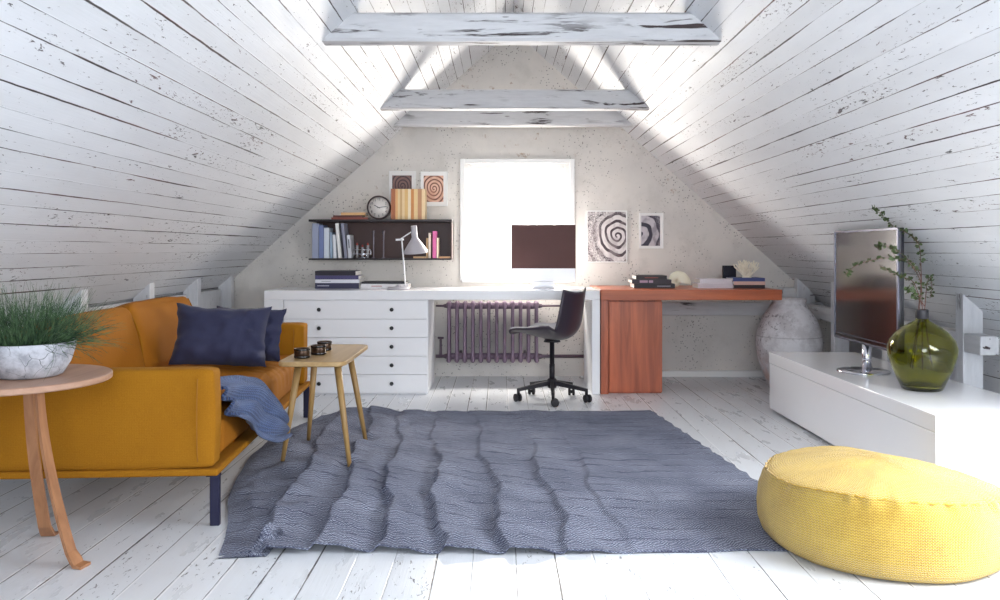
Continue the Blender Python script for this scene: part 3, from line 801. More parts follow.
# on top of the shelf
y = SY + 0.02
book('rust red book at the bottom of the flat pile on the shelf top', 'book', (px(349.5,y), y, ZT), px(367.5,y)-px(331,y), 0.016, 0.17, (150,78,62), lying=True, group='flat pile on the wall shelf')
book('dark brown book in the middle of the flat pile on the shelf top', 'book', (px(347.5,y), y, ZT+0.0165), px(362.5,y)-px(333.5,y), 0.016, 0.16, (96,50,46), lying=True, group='flat pile on the wall shelf')
book('tan book on top of the flat pile on the shelf top', 'book', (px(353.2,y), y, ZT+0.033), px(365.5,y)-px(341,y), 0.022, 0.15, (222,176,122), lying=True, group='flat pile on the wall shelf')
spines = [(391,395.2,(170,104,70),'rust brown volume nearest the clock on the shelf top'),
 (395.3,397.6,(226,174,118),'orange tan volume second from the clock on the shelf top'),
 (397.7,399.9,(226,200,152),'pale cream volume third from the clock on the shelf top'),
 (400.0,402.0,(206,168,118),'beige volume fourth from the clock on the shelf top'),
 (402.1,404.6,(232,206,160),'cream volume fifth from the clock on the shelf top'),
 (404.7,407.9,(222,184,122),'yellow tan volume in the middle of the shelf top row'),
 (408.0,410.8,(238,222,190),'pale white volume left of the orange volume on the shelf top'),
 (410.9,413.8,(212,144,84),'bright orange volume in the row on the shelf top'),
 (413.9,417.7,(234,204,150),'wide cream volume right of the orange volume on the shelf top'),
 (417.8,421.6,(192,142,104),'brown tan volume second from the right end of the shelf top row'),
 (421.7,425.0,(236,208,164),'cream volume at the right end of the shelf top row')]
for (a, b, c, lb) in spines:
    y = SY+0.02; w = px(b,y)-px(a,y)
    book(lb, 'book', (px((a+b)/2,y), y, ZT), w, 0.244, 0.165, c, 0, 'row of tall volumes on the wall shelf')
# clock
cy = 6.60; cr_ = 0.096
root = thing('table_clock', 'round white clock with dark rim on top of the wall shelf', 'clock', (px(378.8,cy), cy, ZT))
m = M(); m.lathe([(cr_-0.012,0.03),(cr_,0.03),(cr_,-0.01),(cr_-0.004,-0.014),(cr_-0.011,-0.012),(cr_-0.012,0.0),(cr_-0.012,0.03)], 48, (0,0,cr_), close=False, axis='y'); m.build('rim', plain('dark_brown_rim', (62,42,42), 0.35), root)
m = M(); m.lathe([(0,0.028),(cr_-0.011,0.028),(cr_-0.011,0.0),(0,0.0)], 48, (0,0,cr_), axis='y'); face = m.build('clock_face', plain('clock_face_white', (228,222,216), 0.5, var=0.01), root)
m = M()
for k in range(1, 13):
    a = R(90-30*k); text_mesh(m, str(k), 0.026, (0.066*math.cos(a), -0.0012, cr_+0.066*math.sin(a)))
m.build('numerals', MT['knob'], face)
for nm, ang, ln, w in (('hour_hand', 152, 0.042, 0.005), ('minute_hand', 8, 0.060, 0.004)):
    a = R(ang); d = Vector((math.cos(a),0,math.sin(a))); c = Vector((0,-0.003 if nm == 'hour_hand' else -0.005,cr_))
    m = M(); m.bar(c - d*0.012, c + d*ln, 0.0015, w, up=Vector((-d.z,0,d.x))); m.build(nm, MT['knob'], root)

# ------------------------------------------------------------------ framed prints on the gable
def picture(p0, p1, q0, q1, border, mat, label, frame_mat=None):
    y = YW - 0.018
    x0, x1, z0, z1 = px(p0,y), px(p1,y), pz(q1,y), pz(q0,y)
    root = thing('framed_print', label, 'picture', ((x0+x1)/2, y, (z0+z1)/2), 0, 'abstract prints on the gable wall')
    w, h = (x1-x0)/2, (z1-z0)/2; fw = 0.008
    m = M()
    m.box(-w, -w+fw, 0, 0.0175, -h, h, 0.001); m.box(w-fw, w, 0, 0.0175, -h, h, 0.001)
    m.box(-w+fw, w-fw, 0, 0.0175, -h, -h+fw, 0.001); m.box(-w+fw, w-fw, 0, 0.0175, h-fw, h, 0.001)
    m.build('frame', MT['white_paint'], root)
    m = M(); m.box(-w+fw, w-fw, 0.006, 0.0175, -h+fw, h-fw); m.build('mount', MT['mount'], root)
    bl, br, bt, bb = border
    m = M(); m.box(-w+bl, w-br, 0.0045, 0.0058, -h+bb, h-bt); m.build('print', mat, root)
picture(389, 415.5, 171, 206, (0.026,0.032,0.036,0.05), swirl_mat('print_dark_swirl', (70,50,52), (128,96,90), (92,66,64), (0.0,0,0.02), 22.0, 1.6), 'small framed print with a dark swirl, partly behind the tall volumes')
picture(420.5, 447.5, 171.5, 206, (0.026,0.034,0.034,0.034), swirl_mat('print_copper_swirl', (110,66,54), (226,184,160), (178,120,96), (0.0,0,0.0), 22.0, 2.2), 'small framed copper swirl print between the tall volumes and the window')
picture(586.8, 627.3, 210.5, 262.5, (0.008,0.010,0.010,0.008), swirl_mat('print_big_rings', (66,52,58), (222,216,214), (150,136,138), (0.085,0,0.0), 13.0, 3.5), 'largest abstract print with a black and white ring swirl')
picture(639.2, 663.5, 213, 248.5, (0.018,0.028,0.022,0.022), swirl_mat('print_arcs', (44,38,54), (196,190,196), (64,56,74), (-0.09,0,-0.02), 7.0, 2.5), 'small white framed print of pale arcs, rightmost on the gable')

# ------------------------------------------------------------------ books and lamp on the white desk
ZD = 0.7505
y = 6.22
def dkb(p0, p1, z0, h, rgb, label, grp, y=6.22, d=0.2, spine=True, title=None, base=ZD):
    book(label, 'book', (px((p0+p1)/2,y), y, base+z0), px(p1,y)-px(p0,y), h-0.0006, d, rgb, lying=True, group=grp, spine=spine, title=title)
g = 'book stack on the white desk'
dkb(315.0, 359.0, 0.0, 0.042, (46,44,74), 'dark navy book at the bottom of the stack on the white desk', g, title=((170,170,186), [(-0.15,-0.06,0.018,0.024)]))
dkb(315.2, 359.5, 0.042, 0.027, (220,220,226), 'white book second from the bottom of the white desk stack', g, title=((120,120,130), [(-0.12,-0.05,0.011,0.015)]))
dkb(315.0, 358.5, 0.069, 0.030, (66,62,104), 'purple blue book second from the top of the white desk stack', g, spine=False)
dkb(315.0, 355.5, 0.099, 0.035, (30,26,38), 'black book on top of the stack on the white desk', g, spine=False)
g = 'low pair of books by the lamp'
dkb(360.5, 408.5, 0.0, 0.034, (226,224,226), 'white magazine lying under the black topped book by the lamp', g, y=6.26, title=((160,60,60), [(-0.10,-0.02,0.014,0.019)]))
dkb(361.5, 406.0, 0.034, 0.016, (36,32,40), 'thin black book lying on the white magazine by the lamp', g, y=6.26)
ly = 6.13
lx = px(398.5, ly)
root = thing('desk_lamp', 'white adjustable desk lamp with bell shade on the white desk', 'lamp', (lx, ly, ZD))
X = lambda p: px(p, ly) - lx
Z = lambda p: pz(p, ly) - ZD
lw = plain('white_lamp_enamel', (236,236,238), 0.3, var=0.01)
lgm = plain('grey_lamp_enamel', (176,172,178), 0.35, var=0.02)
m = M(); m.lathe([(0,0),(0.082,0),(0.084,0.006),(0.080,0.016),(0.02,0.020),(0.012,0.034),(0,0.034)], 40); m.build('base', lgm, root)
m = M(); m.tube([(X(405.5),0,0.02),(X(405.2),0,0.06),(X(401.8),0,Z(240))], 0.0055, 10); m.build('lower_arm', lw, root)
m = M(); m.bar((X(395.8),0,Z(239.8)),(X(403.8),0,Z(239.4)),0.014,0.014); m.tube([(X(401.8),-0.012,Z(239.6)),(X(401.8),0.012,Z(239.6))],0.011,12); m.build('elbow', lw, root)
m = M(); m.tube([(X(400.5),0,Z(239)),(X(412),0,Z(231.5))], 0.0045, 10); m.build('upper_arm', lw, root)
m = M(); e = 0.006
pr = [(0.0,0.205),(0.021,0.205),(0.0225,0.198),(0.0225,0.118),(0.032,0.10),(0.06,0.062),(0.088,0.018),(0.091,0.004),(0.0905,0.0),(0.087,0.004),(0.084,0.018),(0.056,0.062),(0.028,0.098),(0.018,0.115),(0.0,0.118)]
m.lathe(pr, 40)
mtx = Matrix.Translation((X(415.9),0,Z(253.0))) @ Matrix.Rotation(R(-4), 4, 'Y') @ Matrix.Rotation(R(6), 4, 'X')
m.xf(mtx); m.build('lamp_shade', lgm, root)
m = M(); m.tube([(0,0,0.115),(0,0,0.08),(0,0,0.06),(0,0,0.04)], [0.012,0.016,0.024,0.012], 16); m.xf(mtx); m.build('bulb', plain('frosted_bulb', (240,238,232), 0.3), root)

# ------------------------------------------------------------------ things on the cherry desk
ZB = 0.7575; g = 'black book stack on the brown desk'; y = 6.12
dkb(634.0, 675.0, 0.0, 0.035, (28,24,30), 'biggest black book at the bottom of the brown desk stack', g, y=y, base=ZB, title=((150,150,160), [(0.02,0.12,0.013,0.019)]))
dkb(632.0, 671.5, 0.035, 0.030, (44,38,50), 'middle book with coloured spine band in the brown desk stack', g, y=y, base=ZB, title=((176,150,170), [(-0.09,-0.03,0.006,0.024),(-0.022,0.01,0.006,0.024)]))
dkb(636.0, 667.0, 0.065, 0.030, (34,28,32), 'small black book on top of the brown desk stack', g, y=y, base=ZB, title=((150,70,60), [(-0.05,0.05,0.011,0.016)]))
g = 'white books on the brown desk'
dkb(698.0, 733.0, 0.0, 0.036, (208,202,208), 'lower of two white books left of the coral stack', g, y=6.12, base=ZB)
dkb(700.0, 732.0, 0.036, 0.032, (216,210,216), 'upper of two white books left of the coral stack', g, y=6.13, base=ZB)
g = 'books under the coral'
dkb(734.0, 765.0, 0.0, 0.026, (40,32,36), 'black book at the bottom under the white coral', g, y=6.10, base=ZB)
dkb(734.0, 765.2, 0.026, 0.026, (214,178,164), 'pink beige book in the middle under the white coral', g, y=6.10, base=ZB)
dkb(733.0, 765.0, 0.052, 0.026, (64,76,130), 'blue book on top of its stack under the white coral', g, y=6.10, base=ZB)
m = M(); fx = px(729.5, 6.36); m.box(-0.052, 0.052, 0, 0.018, 0, 0.165, 0.002)
root = thing('picture_frame', 'small black standing frame half behind the coral', 'frame', (fx, 6.36, ZB))
m.build('frame_body', plain('black_frame', (24,22,32), 0.4), root)
m = M(); m.box(-0.044, 0.044, -0.001, 0.0005, 0.008, 0.157); m.build('dark_picture', plain('dark_print', (20,20,40), 0.3), root)
m = M(); m.bar((0,0.018,0.12),(0,0.065,0.004),0.03,0.004); m.build('easel_leg', plain('black_easel', (24,22,32), 0.5), root)
# coral
m = M(); rr = random.Random(11)
def branch(p, d, ln, r, depth):
    pts = [p]; rad = [r]; dd = d.copy()
    for k in range(4):
        dd = (dd + Vector((rr.uniform(-.25,.25), rr.uniform(-.25,.25), rr.uniform(-.05,.25)))).normalized()
        pts.append(pts[-1] + dd*ln/4); rad.append(r*(1-0.1*(k+1)))
    m.tube(pts, rad, 7)
    m.lathe([(rad[-1],-0.001),(rad[-1]*0.7,rad[-1]*0.6),(0,rad[-1]*0.9)], 7, pts[-1], close=False)
    if depth > 0:
        for s in range(rr.choice((2, 3))):
            branch(pts[-2] if s == 0 else pts[-1], (dd + Vector((rr.uniform(-.8,.8), rr.uniform(-.5,.5), rr.uniform(0,.4)))).normalized(), ln*0.75, r*0.8, depth-1)
m.lathe([(0,0),(0.035,0.0),(0.03,0.012),(0.012,0.02),(0,0.02)], 14)
for k in range(16):
    a = 2*PI*k/16 + rr.uniform(-.2,.2); s = (1.5, 0.5, 1.0)[k % 3]
    branch(Vector((0.014*math.cos(a), 0.012*math.sin(a), 0.008)), Vector((s*math.cos(a), 0.5*s*math.sin(a), 0.85)).normalized(), 0.074, 0.0078, 1)
o = m.build('coral', MT['coral'], loc=(px(747.5,6.16), 6.18, ZB+0.0775)); tag(o, 'branching cream white coral on the blue topped stack', 'coral')
# spiral shell
m = M(); turns = 2.1; nn = 90; vs = []; fs = []; nr = 16
for i in range(nn+1):
    t = i/nn; a = R(-12) + turns*2*PI*(1-t); rad = 0.006*math.exp(2.75*t); tube = rad*0.62
    c = Vector((rad*0.62*math.cos(a), 0, rad*0.62*math.sin(a)))
    for k in range(nr):
        b = 2*PI*k/nr; q = tube*(1+0.02*math.sin(i*1.3))
        vs.append(c + Vector((math.cos(a)*math.cos(b)*q, math.sin(b)*q*0.62, math.sin(a)*math.cos(b)*q)))
for i in range(nn):
    for k in range(nr):
        j = (k+1) % nr; fs.append((i*nr+k, i*nr+j, (i+1)*nr+j, (i+1)*nr+k))
fs.append(tuple(range(nr))); m.add(vs, fs, True)
zmin = min(p.z for p in m.v); m.move((0,0,-zmin))
o = m.build('nautilus_shell', MT['shell'], loc=(px(679,6.2), 6.30, ZB)); tag(o, 'cream coiled sea shell beside the black books on the brown desk', 'shell')

# ------------------------------------------------------------------ clay jar in the corner
root = None
m = M(); H = 0.68
m.lathe([(0,0),(0.13,0.0),(0.15,0.02),(0.185,0.10),(0.225,0.22),(0.243,0.34),(0.232,0.43),(0.195,0.53),(0.145,0.61),(0.118,0.642),(0.122,0.655),(0.128,0.668),(0.120,0.68),(0.105,0.676),(0.10,0.65),(0.13,0.60),(0.21,0.42),(0.20,0.2),(0.1,0.03),(0,0.02)], 56)
o = m.build('clay_jar', MT['clay'], loc=(px(789,6.16), 6.16, 0)); tag(o, 'big whitewashed clay jar standing at the end of the brown desk', 'jar')

# ------------------------------------------------------------------ rug with folds
def rug_left(y):
    pts = [(2.75,-0.95),(2.95,-0.99),(3.12,-1.035),(3.4,-1.13),(3.75,-1.20),(4.1,-1.25),(4.5,-1.26),(4.85,-1.19),(5.05,-1.13),(5.3,-1.10)]
    for (a, b), (c, d) in zip(pts, pts[1:]):
        if a <= y <= c: return b + (d-b)*(y-a)/(c-a)
    return pts[0][1] if y < pts[0][0] else pts[-1][1]
def rug_right(y): return 1.245 - (y-2.84)*0.108
ridges = [(-0.80,0.056),(-0.585,0.068),(-0.395,0.062),(-0.19,0.056),(0.055,0.044),(0.265,0.034),(0.47,0.020),(0.70,0.016)]
TABLE_FEET = [(-1.058,3.99),(-0.712,3.885),(-1.035,4.43),(-0.722,4.41)]
def rug_z(x, y):
    t = (y-2.84)/2.4
    z = 0.008
    for k, (rx_, h) in enumerate(ridges):
        # each fold wanders and leans to the left as it runs back
        xr = rx_ - 0.20*t*(1.0 if rx_ < 0.1 else 0.55) - 0.02 + 0.022*math.sin(y*5.3+k*1.9) + 0.008*math.sin(y*17+k) + 0.012*mnoise.noise(Vector((y*14, k*5.0, 1)))
        d = (x - xr)
        fade = (1 - 0.75*max(0,min(1,(t-0.1)/0.75)))*(0.7+0.5*mnoise.noise(Vector((y*2.2, k*3.1, 0))))
        if rx_ < -0.5: fade = max(fade, 0.55*(1-0.5*t))
        # asymmetric: long slope on the right, steep drop on the left
        s = 0.085 if d > 0 else 0.013
        z += h*max(0.12, fade)*(0.55+0.45*min(1,max(0,(y-2.85)/0.3)))*math.exp(-(d/s)**2)
        z += 0.3*h*max(0.1, fade)*math.exp(-((d-0.10)/0.05)**2)
    # crumple on the left
    l = max(0, min(1, (-0.35 - x)/0.5))
    z += l*0.030*(mnoise.noise(Vector((x*7, y*5, 1.0)))+0.5)*(0.4+0.6*min(1, max(0, (y-2.9)/0.5)))
    z += 0.006*(mnoise.noise(Vector((x*5, y*4, 3.0)))) + 0.003*mnoise.noise(Vector((x*20, y*30, 5.0)))
    r = max(0, min(1, (x-0.45)/0.4)); z = z*(1-r) + r*(0.007+0.3*(z-0.007))
    e = min(1, max(0, (rug_right(y)-x)/0.1)); z = 0.006+(z-0.006)*(0.3+0.7*e)
    z += 0.0035*max(0, math.sin(y*2*PI/0.115 + 2.0*mnoise.noise(Vector((x*3, y*3, 8)))))**3
    # raised edge on the left curls under
    le = x - rug_left(y)
    if le < 0.10: z *= 0.35 + 0.65*max(0, le)/0.10
    # flat under the pouf, the table legs and near the sofa legs
    for (cx, cy_, rr_) in ((1.354,2.93,0.62),(-1.08,3.09,0.10),(-1.205,5.09,0.12)):
        q = math.hypot(x-cx, y-cy_)
        if q < rr_*1.5:
            f = max(0, min(1, (q-rr_)/(rr_*0.5))); z = 0.007 + (z-0.007)*f
    for (cx, cy_) in TABLE_FEET:
        q = math.hypot(x-cx, y-cy_)
        if q < 0.08:
            f = max(0, min(1, (q-0.022)/0.058)); z = 0.014 + (z-0.014)*f
    return max(0.004, z)
ny, nx_ = 320, 200
def rug_xy(u, v):
    yn = 2.795 + 0.012*math.sin(u*9) + 0.035*u + (0.015*mnoise.noise(Vector((u*14, 0.0, 0.0))))
    yf = 5.24 + 0.05*u + 0.015*math.sin(u*14) + (-0.10*(1-u/0.12) if u < 0.12 else 0)
    yy = yn + (yf-yn)*v
    xl = rug_left(yy); xr = rug_right(yy) + 0.006*math.sin(yy*40)
    return xl + (xr-xl)*u, yy
def rug_fn(u, v):
    x, y = rug_xy(u, v)
    return Vector((x, y, rug_z(x, y)))
m = M(); m.grid(rug_fn, ny, nx_, True, (2.2, 2.45))
# the underside and a turned-over corner at the near left
def rug_under(u, v):
    p = rug_fn(u, v); return Vector((p.x, p.y, max(0.0008, p.z-0.007)))
m.grid(rug_under, ny, nx_, True, (2.2, 2.45), flip=True)
def band(f0):
    def f(u, v):
        a = f0(u); return Vector((a[0], a[1], (rug_z(*a) if v > 0.5 else max(0.0008, rug_z(*a)-0.007))))
    return f
m.grid(band(lambda u: rug_xy(u, 0)), ny, 1, True, (2.2, 0.01)); m.grid(band(lambda u: rug_xy(u, 1)), ny, 1, True, (2.2,0.01), flip=True)
m.grid(band(lambda v: rug_xy(0, v)), nx_, 1, True, (2.45,0.01), flip=True); m.grid(band(lambda v: rug_xy(1, v)), nx_, 1, True, (2.45,0.01))
# crumpled flap at the near left corner: tongue lying out with a pinch above it
def flap(u, v):
    a = -0.965 + 0.17*u; w = 0.075*math.sin(min(1, u*1.15)*PI*0.55)
    y0 = 2.765 + 0.02*u
    z = 0.004 + 0.052*u*u*math.exp(-((v-0.75)/0.3)**2) + 0.05*math.exp(-((u-0.72)/0.12)**2)*v + 0.012*mnoise.noise(Vector((u*8, v*6, 0)))*u
    return Vector((a + 0.02*v, y0 + w*2.1*v, max(0.003, z)))
m.grid(flap, 40, 24, True, (0.3, 0.2)); 
m.grid(lambda u, v: flap(u, v) - Vector((0,0,min(0.005, flap(u,v).z-0.001))), 40, 24, True, (0.3, 0.2), flip=True)
o = m.build('rug', MT['rug']); tag(o, 'rumpled blue grey woven rug in the middle of the floor', 'rug')

# ------------------------------------------------------------------ sofa
SA = R(3.57)
root = thing('sofa', 'mustard yellow two-seat sofa along the left slope', 'sofa', (-1.08, 3.11, 0), SA)
SLEN = 2.02
m = M(); m.box(-0.875, 0.02, -0.04, SLEN+0.02, 0.195, 0.222, 0.008); m.build('base_frame', MT['mustard'], root)
for (a, b) in ((0.0,0.0),(0.0,SLEN-0.02),(-0.84,0.0),(-0.84,SLEN-0.02)):
    m = M(); gz = 0.0
    m.box(a-0.018, a+0.018, b-0.012, b+0.012, 0.0, 0.188, 0.003); m.box(a-0.03, a+0.018, b-0.02, b+0.02, 0.187, 0.1945, 0.002)
    m.build('leg', MT['navy_leg'], root)
def arm(y0, y1, sd):
    m = M(); m.soft(-0.86, 0.004, y0, y1, 0.223, 0.592, 0.017, 16, (0.004,0.012,0.008), 0.006, sd, 4.0)
    o = m.build('arm', MT['mustard'], root)
    q = M()   # stitched seam down the front end of the arm
    for yy in (y0-0.0035,):
        q.tube([(-0.055, yy-0.010*math.sin(PI*t)+0.002, 0.25+0.31*t) for t in [k/12 for k in range(13)]], 0.0022, 6)
    q.build('seam', plain('arm_stitching', (150,98,20), 0.9), o)
    return o
arm(-0.035, 0.065, 1.0); arm(SLEN-0.145, SLEN+0.005, 5.0)
m = M(); m.soft(-0.872, -0.76, 0.127, SLEN-0.147, 0.223, 0.72, 0.04, 12, (0.01,0,0.01), 0.006, 2.0, 4.0); m.build('backrest', MT['mustard'], root)
m = M(); m.soft(-0.755, -0.012, 0.128, SLEN-0.148, 0.2235, 0.405, 0.045, 92, (0.012,0,0.030))
for i, p in enumerate(m.v):
    if p.z > 0.30 and p.y > 0.45:
        # stretched wrinkles sweeping in arcs round the near front corner
        d = math.hypot(p.x+0.30, (p.y-0.30)*0.9)
        amp = 0.022*max(0, min(1, (p.y-0.45)/0.25))*max(0, min(1,(p.x+0.62)/0.30))*(0.7+0.8*abs(mnoise.noise(p*2.5)))
        w = (1-abs(math.sin(d*36 + 0.9*mnoise.noise(p*3))))**1.6
        m.v[i] = p + Vector((0.25,0,0.9))*amp*(w-0.3)
    m.v[i] = m.v[i] + Vector((0,0,0.006*mnoise.noise(p*6)))
m.build('seat_cushion', MT['mustard_c'], root)
def backcushion(y0, y1, sd, top):
    m = M(); m.soft(-0.30, 0.0, y0, y1, 0.0, top, 0.05, 22, (0.04,0.004,0.016), 0.010, sd, 4.0)
    m.v = [Matrix.Translation((-0.585,0,0.435)) @ Matrix.Rotation(R(-14),4,'Y') @ Vector((p.x*0.62,p.y,p.z)) for p in m.v]
    o = m.build('back_cushion', MT['mustard_c'], root)
    q = M()
    for yy in (y1-0.02,):
        pts = []
        for k in range(15):
            t = k/14; pts.append(Matrix.Translation((-0.585,0,0.435)) @ Matrix.Rotation(R(-14),4,'Y') @ Vector((0.0+0.02*math.sin(PI*t)-0.012, yy+0.004, 0.05+(top-0.07)*t)))
        q.tube(pts, 0.004, 6)
    q.build('piping', MT['mustard'], o)
backcushion(0.135, 0.955, 3.0, 0.345); backcushion(0.962, 1.865, 9.0, 0.352)

# pillows: standing against each other at the far end, facing the viewer
def pillow(w, h, t, sd):
    m = M(); n = 30
    def f(s):
        def g(u, v):
            a = 2*u-1; b = 2*v-1
            px_ = a*w/2*(1-0.10*(1-a*a)*0 - 0.09*(1-b*b)) ; pz_ = b*h/2*(1-(0.15 if b > 0 else 0.04)*(1-a*a))
            th = t/2*(max(0,1-a**4)**0.6)*(max(0,1-b**4)**0.6)
            wr = 0.016*mnoise.noise(Vector((a*3+sd, b*3, s*2.0)))*min(1, th*30) + 0.020*math.exp(-((a-0.70+0.12*b)/0.09)**2)*math.sin(b*8+sd) + 0.010*math.exp(-((a-0.45-0.2*b)/0.06)**2)*min(1, th*30)
            return Vector((px_ + 0.008*mnoise.noise(Vector((b*4, sd, a))), s*(th + wr), pz_ + 0.010*mnoise.noise(Vector((a*4, sd+3, b)))*(1-b*b*0.3)))
        return g
    m.grid(f(-1), n, n); m.grid(f(1), n, n, flip=True)
    return m
m = pillow(0.48, 0.325, 0.15, 2.0)
c1 = Vector((px(220,4.2), 4.22, 0.606))
m.xf(Matrix.Rotation(R(-20),4,'X') @ Matrix.Rotation(R(3),4,'Y'))
m.xf(Matrix.Rotation(R(10),4,'Z'))
o = m.build('pillow', MT['navy'], loc=c1); tag(o, 'front navy pillow leaning upright on the mustard sofa', 'pillow', 'navy pillows on the sofa')
m = pillow(0.40, 0.29, 0.13, 7.0)
m.xf(Matrix.Rotation(R(-14),4,'X') @ Matrix.Rotation(R(2),4,'Y')); m.xf(Matrix.Rotation(R(-6),4,'Z'))
o = m.build('pillow', MT['navy'], loc=(-1.37, 4.46, 0.590)); tag(o, 'rear navy pillow mostly hidden behind the front one, by the far sofa arm', 'pillow', 'navy pillows on the sofa')

# knitted throw over the front edge of the seat
m = M()
def lerp_path(P, t):
    n = len(P)-1; f = min(max(t,0),0.9999)*n; i = int(f); f -= i
    Q = [Vector(P[max(0,min(n,i+k))]) for k in (-1,0,1,2)]
    return 0.5*((2*Q[1]) + (Q[2]-Q[0])*f + (2*Q[0]-5*Q[1]+4*Q[2]-Q[3])*f*f + (3*Q[1]-Q[0]-3*Q[2]+Q[3])*f*f*f)
TB_ = [(-1.45,3.23,0.466),(-1.36,3.36,0.468),(-1.24,3.56,0.468),(-1.13,3.80,0.445),(-1.065,3.90,0.32)]
TU_ = [(-1.13,3.215,0.505),(-1.12,3.40,0.49),(-1.085,3.60,0.455),(-1.055,3.78,0.352),(-1.04,3.91,0.235)]
TL_ = [(-1.062,3.215,0.375),(-1.052,3.34,0.32),(-1.045,3.50,0.225),(-1.02,3.68,0.165),(-1.005,3.86,0.160)]
TN = Vector((0.80,-0.15,0.42)).normalized()
def throw_fn(u, v):
    B, U, L_ = lerp_path(TB_, u), lerp_path(TU_, u), lerp_path(TL_, u)
    q = mnoise.noise(Vector((u*5, v*5, 2)))
    if v < 0.35:
        w = v/0.35; p = B.lerp(U, w)
        p.z += 0.035*math.sin(PI*w)*(1-0.7*u) + 0.05*math.exp(-((u-0.06)/0.10)**2)*math.sin(PI*w)
        o = 0.010*math.sin(PI*w)*(1+math.sin(u*12+w*3))
    else:
        w = (v-0.35)/0.65; p = U.lerp(L_, w)
        o = 0.050*(abs(math.sin(PI*(w*2.55 + 0.10*math.sin(u*5))))**0.65)*(1-0.30*u)*min(1, w*6+0.15)
        o += 0.012*math.sin(PI*w)*math.sin(u*15+w*4)
    return p + TN*(o + 0.006*q + 0.004) + Vector((0,0,0.004*q))
m.grid(throw_fn, 100, 110, True, (0.9, 0.7))
o = m.build('throw_blanket', MT['throw']); tag(o, 'blue knitted throw draped over the sofa seat edge', 'blanket')
so = o.modifiers.new('thickness','SOLIDIFY'); so.thickness = 0.012; so.offset = 1

# ------------------------------------------------------------------ small side table on the rug
ZTT = 0.52
root = thing('side_table', 'small light wooden four-legged side table on the rug by the sofa', 'table', (-0.89, 4.17, 0))
m = M()
def rrect(x0, x1, y0, y1, r, n=6):
    pts = []
    for (cx, cy_, a0) in ((x1-r,y0+r,-90),(x1-r,y1-r,0),(x0+r,y1-r,90),(x0+r,y0+r,180)):
        for k in range(n+1):
            a = R(a0 + 90*k/n); pts.append((cx + r*math.cos(a), cy_ + r*math.sin(a)))
    return pts
m.prism(rrect(-0.155, 0.165, -0.35, 0.385, 0.06), 'z', ZTT-0.022, ZTT, 0.004); m.build('tabletop', MT['ash'], root)
legs = [((-1.058,3.99),(-0.985,4.02)), ((-0.712,3.885),(-0.79,3.98)), ((-1.035,4.43),(-0.985,4.37)), ((-0.722,4.41),(-0.80,4.36))]
for (bx, by), (tx, ty) in legs:
    m = M(); gz = 0.0168
    b = Vector((bx+0.89, by-4.17, gz)); t = Vector((tx+0.89, ty-4.17, ZTT-0.024))
    m.tube([b, b.lerp(t,0.5), t], [0.0105,0.015,0.018], 12); m.build('leg', MT['ash_leg'], root)
m = M(); m.box(-0.12, 0.125, -0.20, -0.15, ZTT-0.045, ZTT-0.0225, 0.004); m.build('cross_brace', MT['ash_leg'], root)
m = M(); m.box(-0.12, 0.11, 0.17, 0.22, ZTT-0.045, ZTT-0.0225, 0.004); m.build('cross_brace', MT['ash_leg'], root)
for (p_, yy, lb) in ((302.0, 3.97, 'dark bronze cup nearest the sofa pillow on the small table'), (318.5, 4.10, 'middle dark bronze cup on the small table'), (324.5, 4.27, 'dark bronze cup at the rear, partly behind the middle one')):
    t = thing('candle_cup', lb, 'cup', (px(p_,yy), yy, ZTT+0.0005), 0, 'bronze cups on the side table')
    m = M(); m.lathe([(0.0,0.0),(0.034,0.0),(0.037,0.003),(0.037,0.046),(0.036,0.048),(0.033,0.046),(0.033,0.008),(0.0,0.008)], 32); m.build('cup_body', MT['bronze'], t)
    m = M(); m.lathe([(0.0374,0.002),(0.0382,0.004),(0.0382,0.010),(0.0374,0.012)], 32, close=False); m.lathe([(0.0374,0.036),(0.0382,0.038),(0.0382,0.044),(0.0374,0.046)], 32, close=False); m.build('dark_band', MT['bronze_in'], t)

# ------------------------------------------------------------------ round table with potted grass
tc = Vector((-1.622, 2.745, 0)); TZ = 0.622
root = thing('round_table', 'round oak table on bent legs in front of the sofa arm', 'table', tc)
m = M(); m.lathe([(0,TZ-0.022),(0.289,TZ-0.022),(0.295,TZ-0.018),(0.295,TZ-0.003),(0.291,TZ),(0,TZ)], 72, smooth=False); m.build('tabletop', MT['oak'], root)
for ang in (R(-11), R(95), R(220)):
    d = Vector((math.cos(ang), math.sin(ang), 0)); s = Vector((-d.y, d.x, 0))
    cp = []
    for k in range(15):
        t = k/14; r_ = 0.09 + 0.135*(t**1.6); z = TZ-0.023 - (TZ-0.028)*t
        cp.append(d*r_ + Vector((0,0,z)))
    # little outward foot
    cp[-1] = d*0.228 + Vector((0,0,0.022)); cp.append(d*0.237 + Vector((0,0,0.008))); cp.append(d*0.266 + Vector((0,0,0.006)))
    m = M(); vs = []; th = 0.011
    for k, p in enumerate(cp):
        tt = (cp[min(k+1,len(cp)-1)] - cp[max(k-1,0)]).normalized(); nrm = tt.cross(s).normalized()
        w = 0.016 + 0.005*k/14 if k < 14 else 0.024
        q0 = 0.005 if k >= len(cp)-2 else th/2
        for (a, b) in ((-w,-q0),(w,-q0),(w,q0),(-w,q0)): vs.append(p + s*a + nrm*b)
    fs = [(3,2,1,0), tuple(len(vs)-4+i for i in range(4))]
    for k in range(len(cp)-1):
        for i in range(4):
            j = (i+1) % 4; fs.append((k*4+i, k*4+j, (k+1)*4+j, (k+1)*4+i))
    m.add(vs, fs); 
    zm = min(p.z for p in m.v); m.move((0,0,-zm+0.0005)); m.build('leg', MT['oak_leg'], root)
pc = Vector((px(29, 2.74), 2.74, TZ+0.0005))
root = thing('potted_grass', 'wiry green grass in a cracked grey bowl on the round table', 'plant', pc)
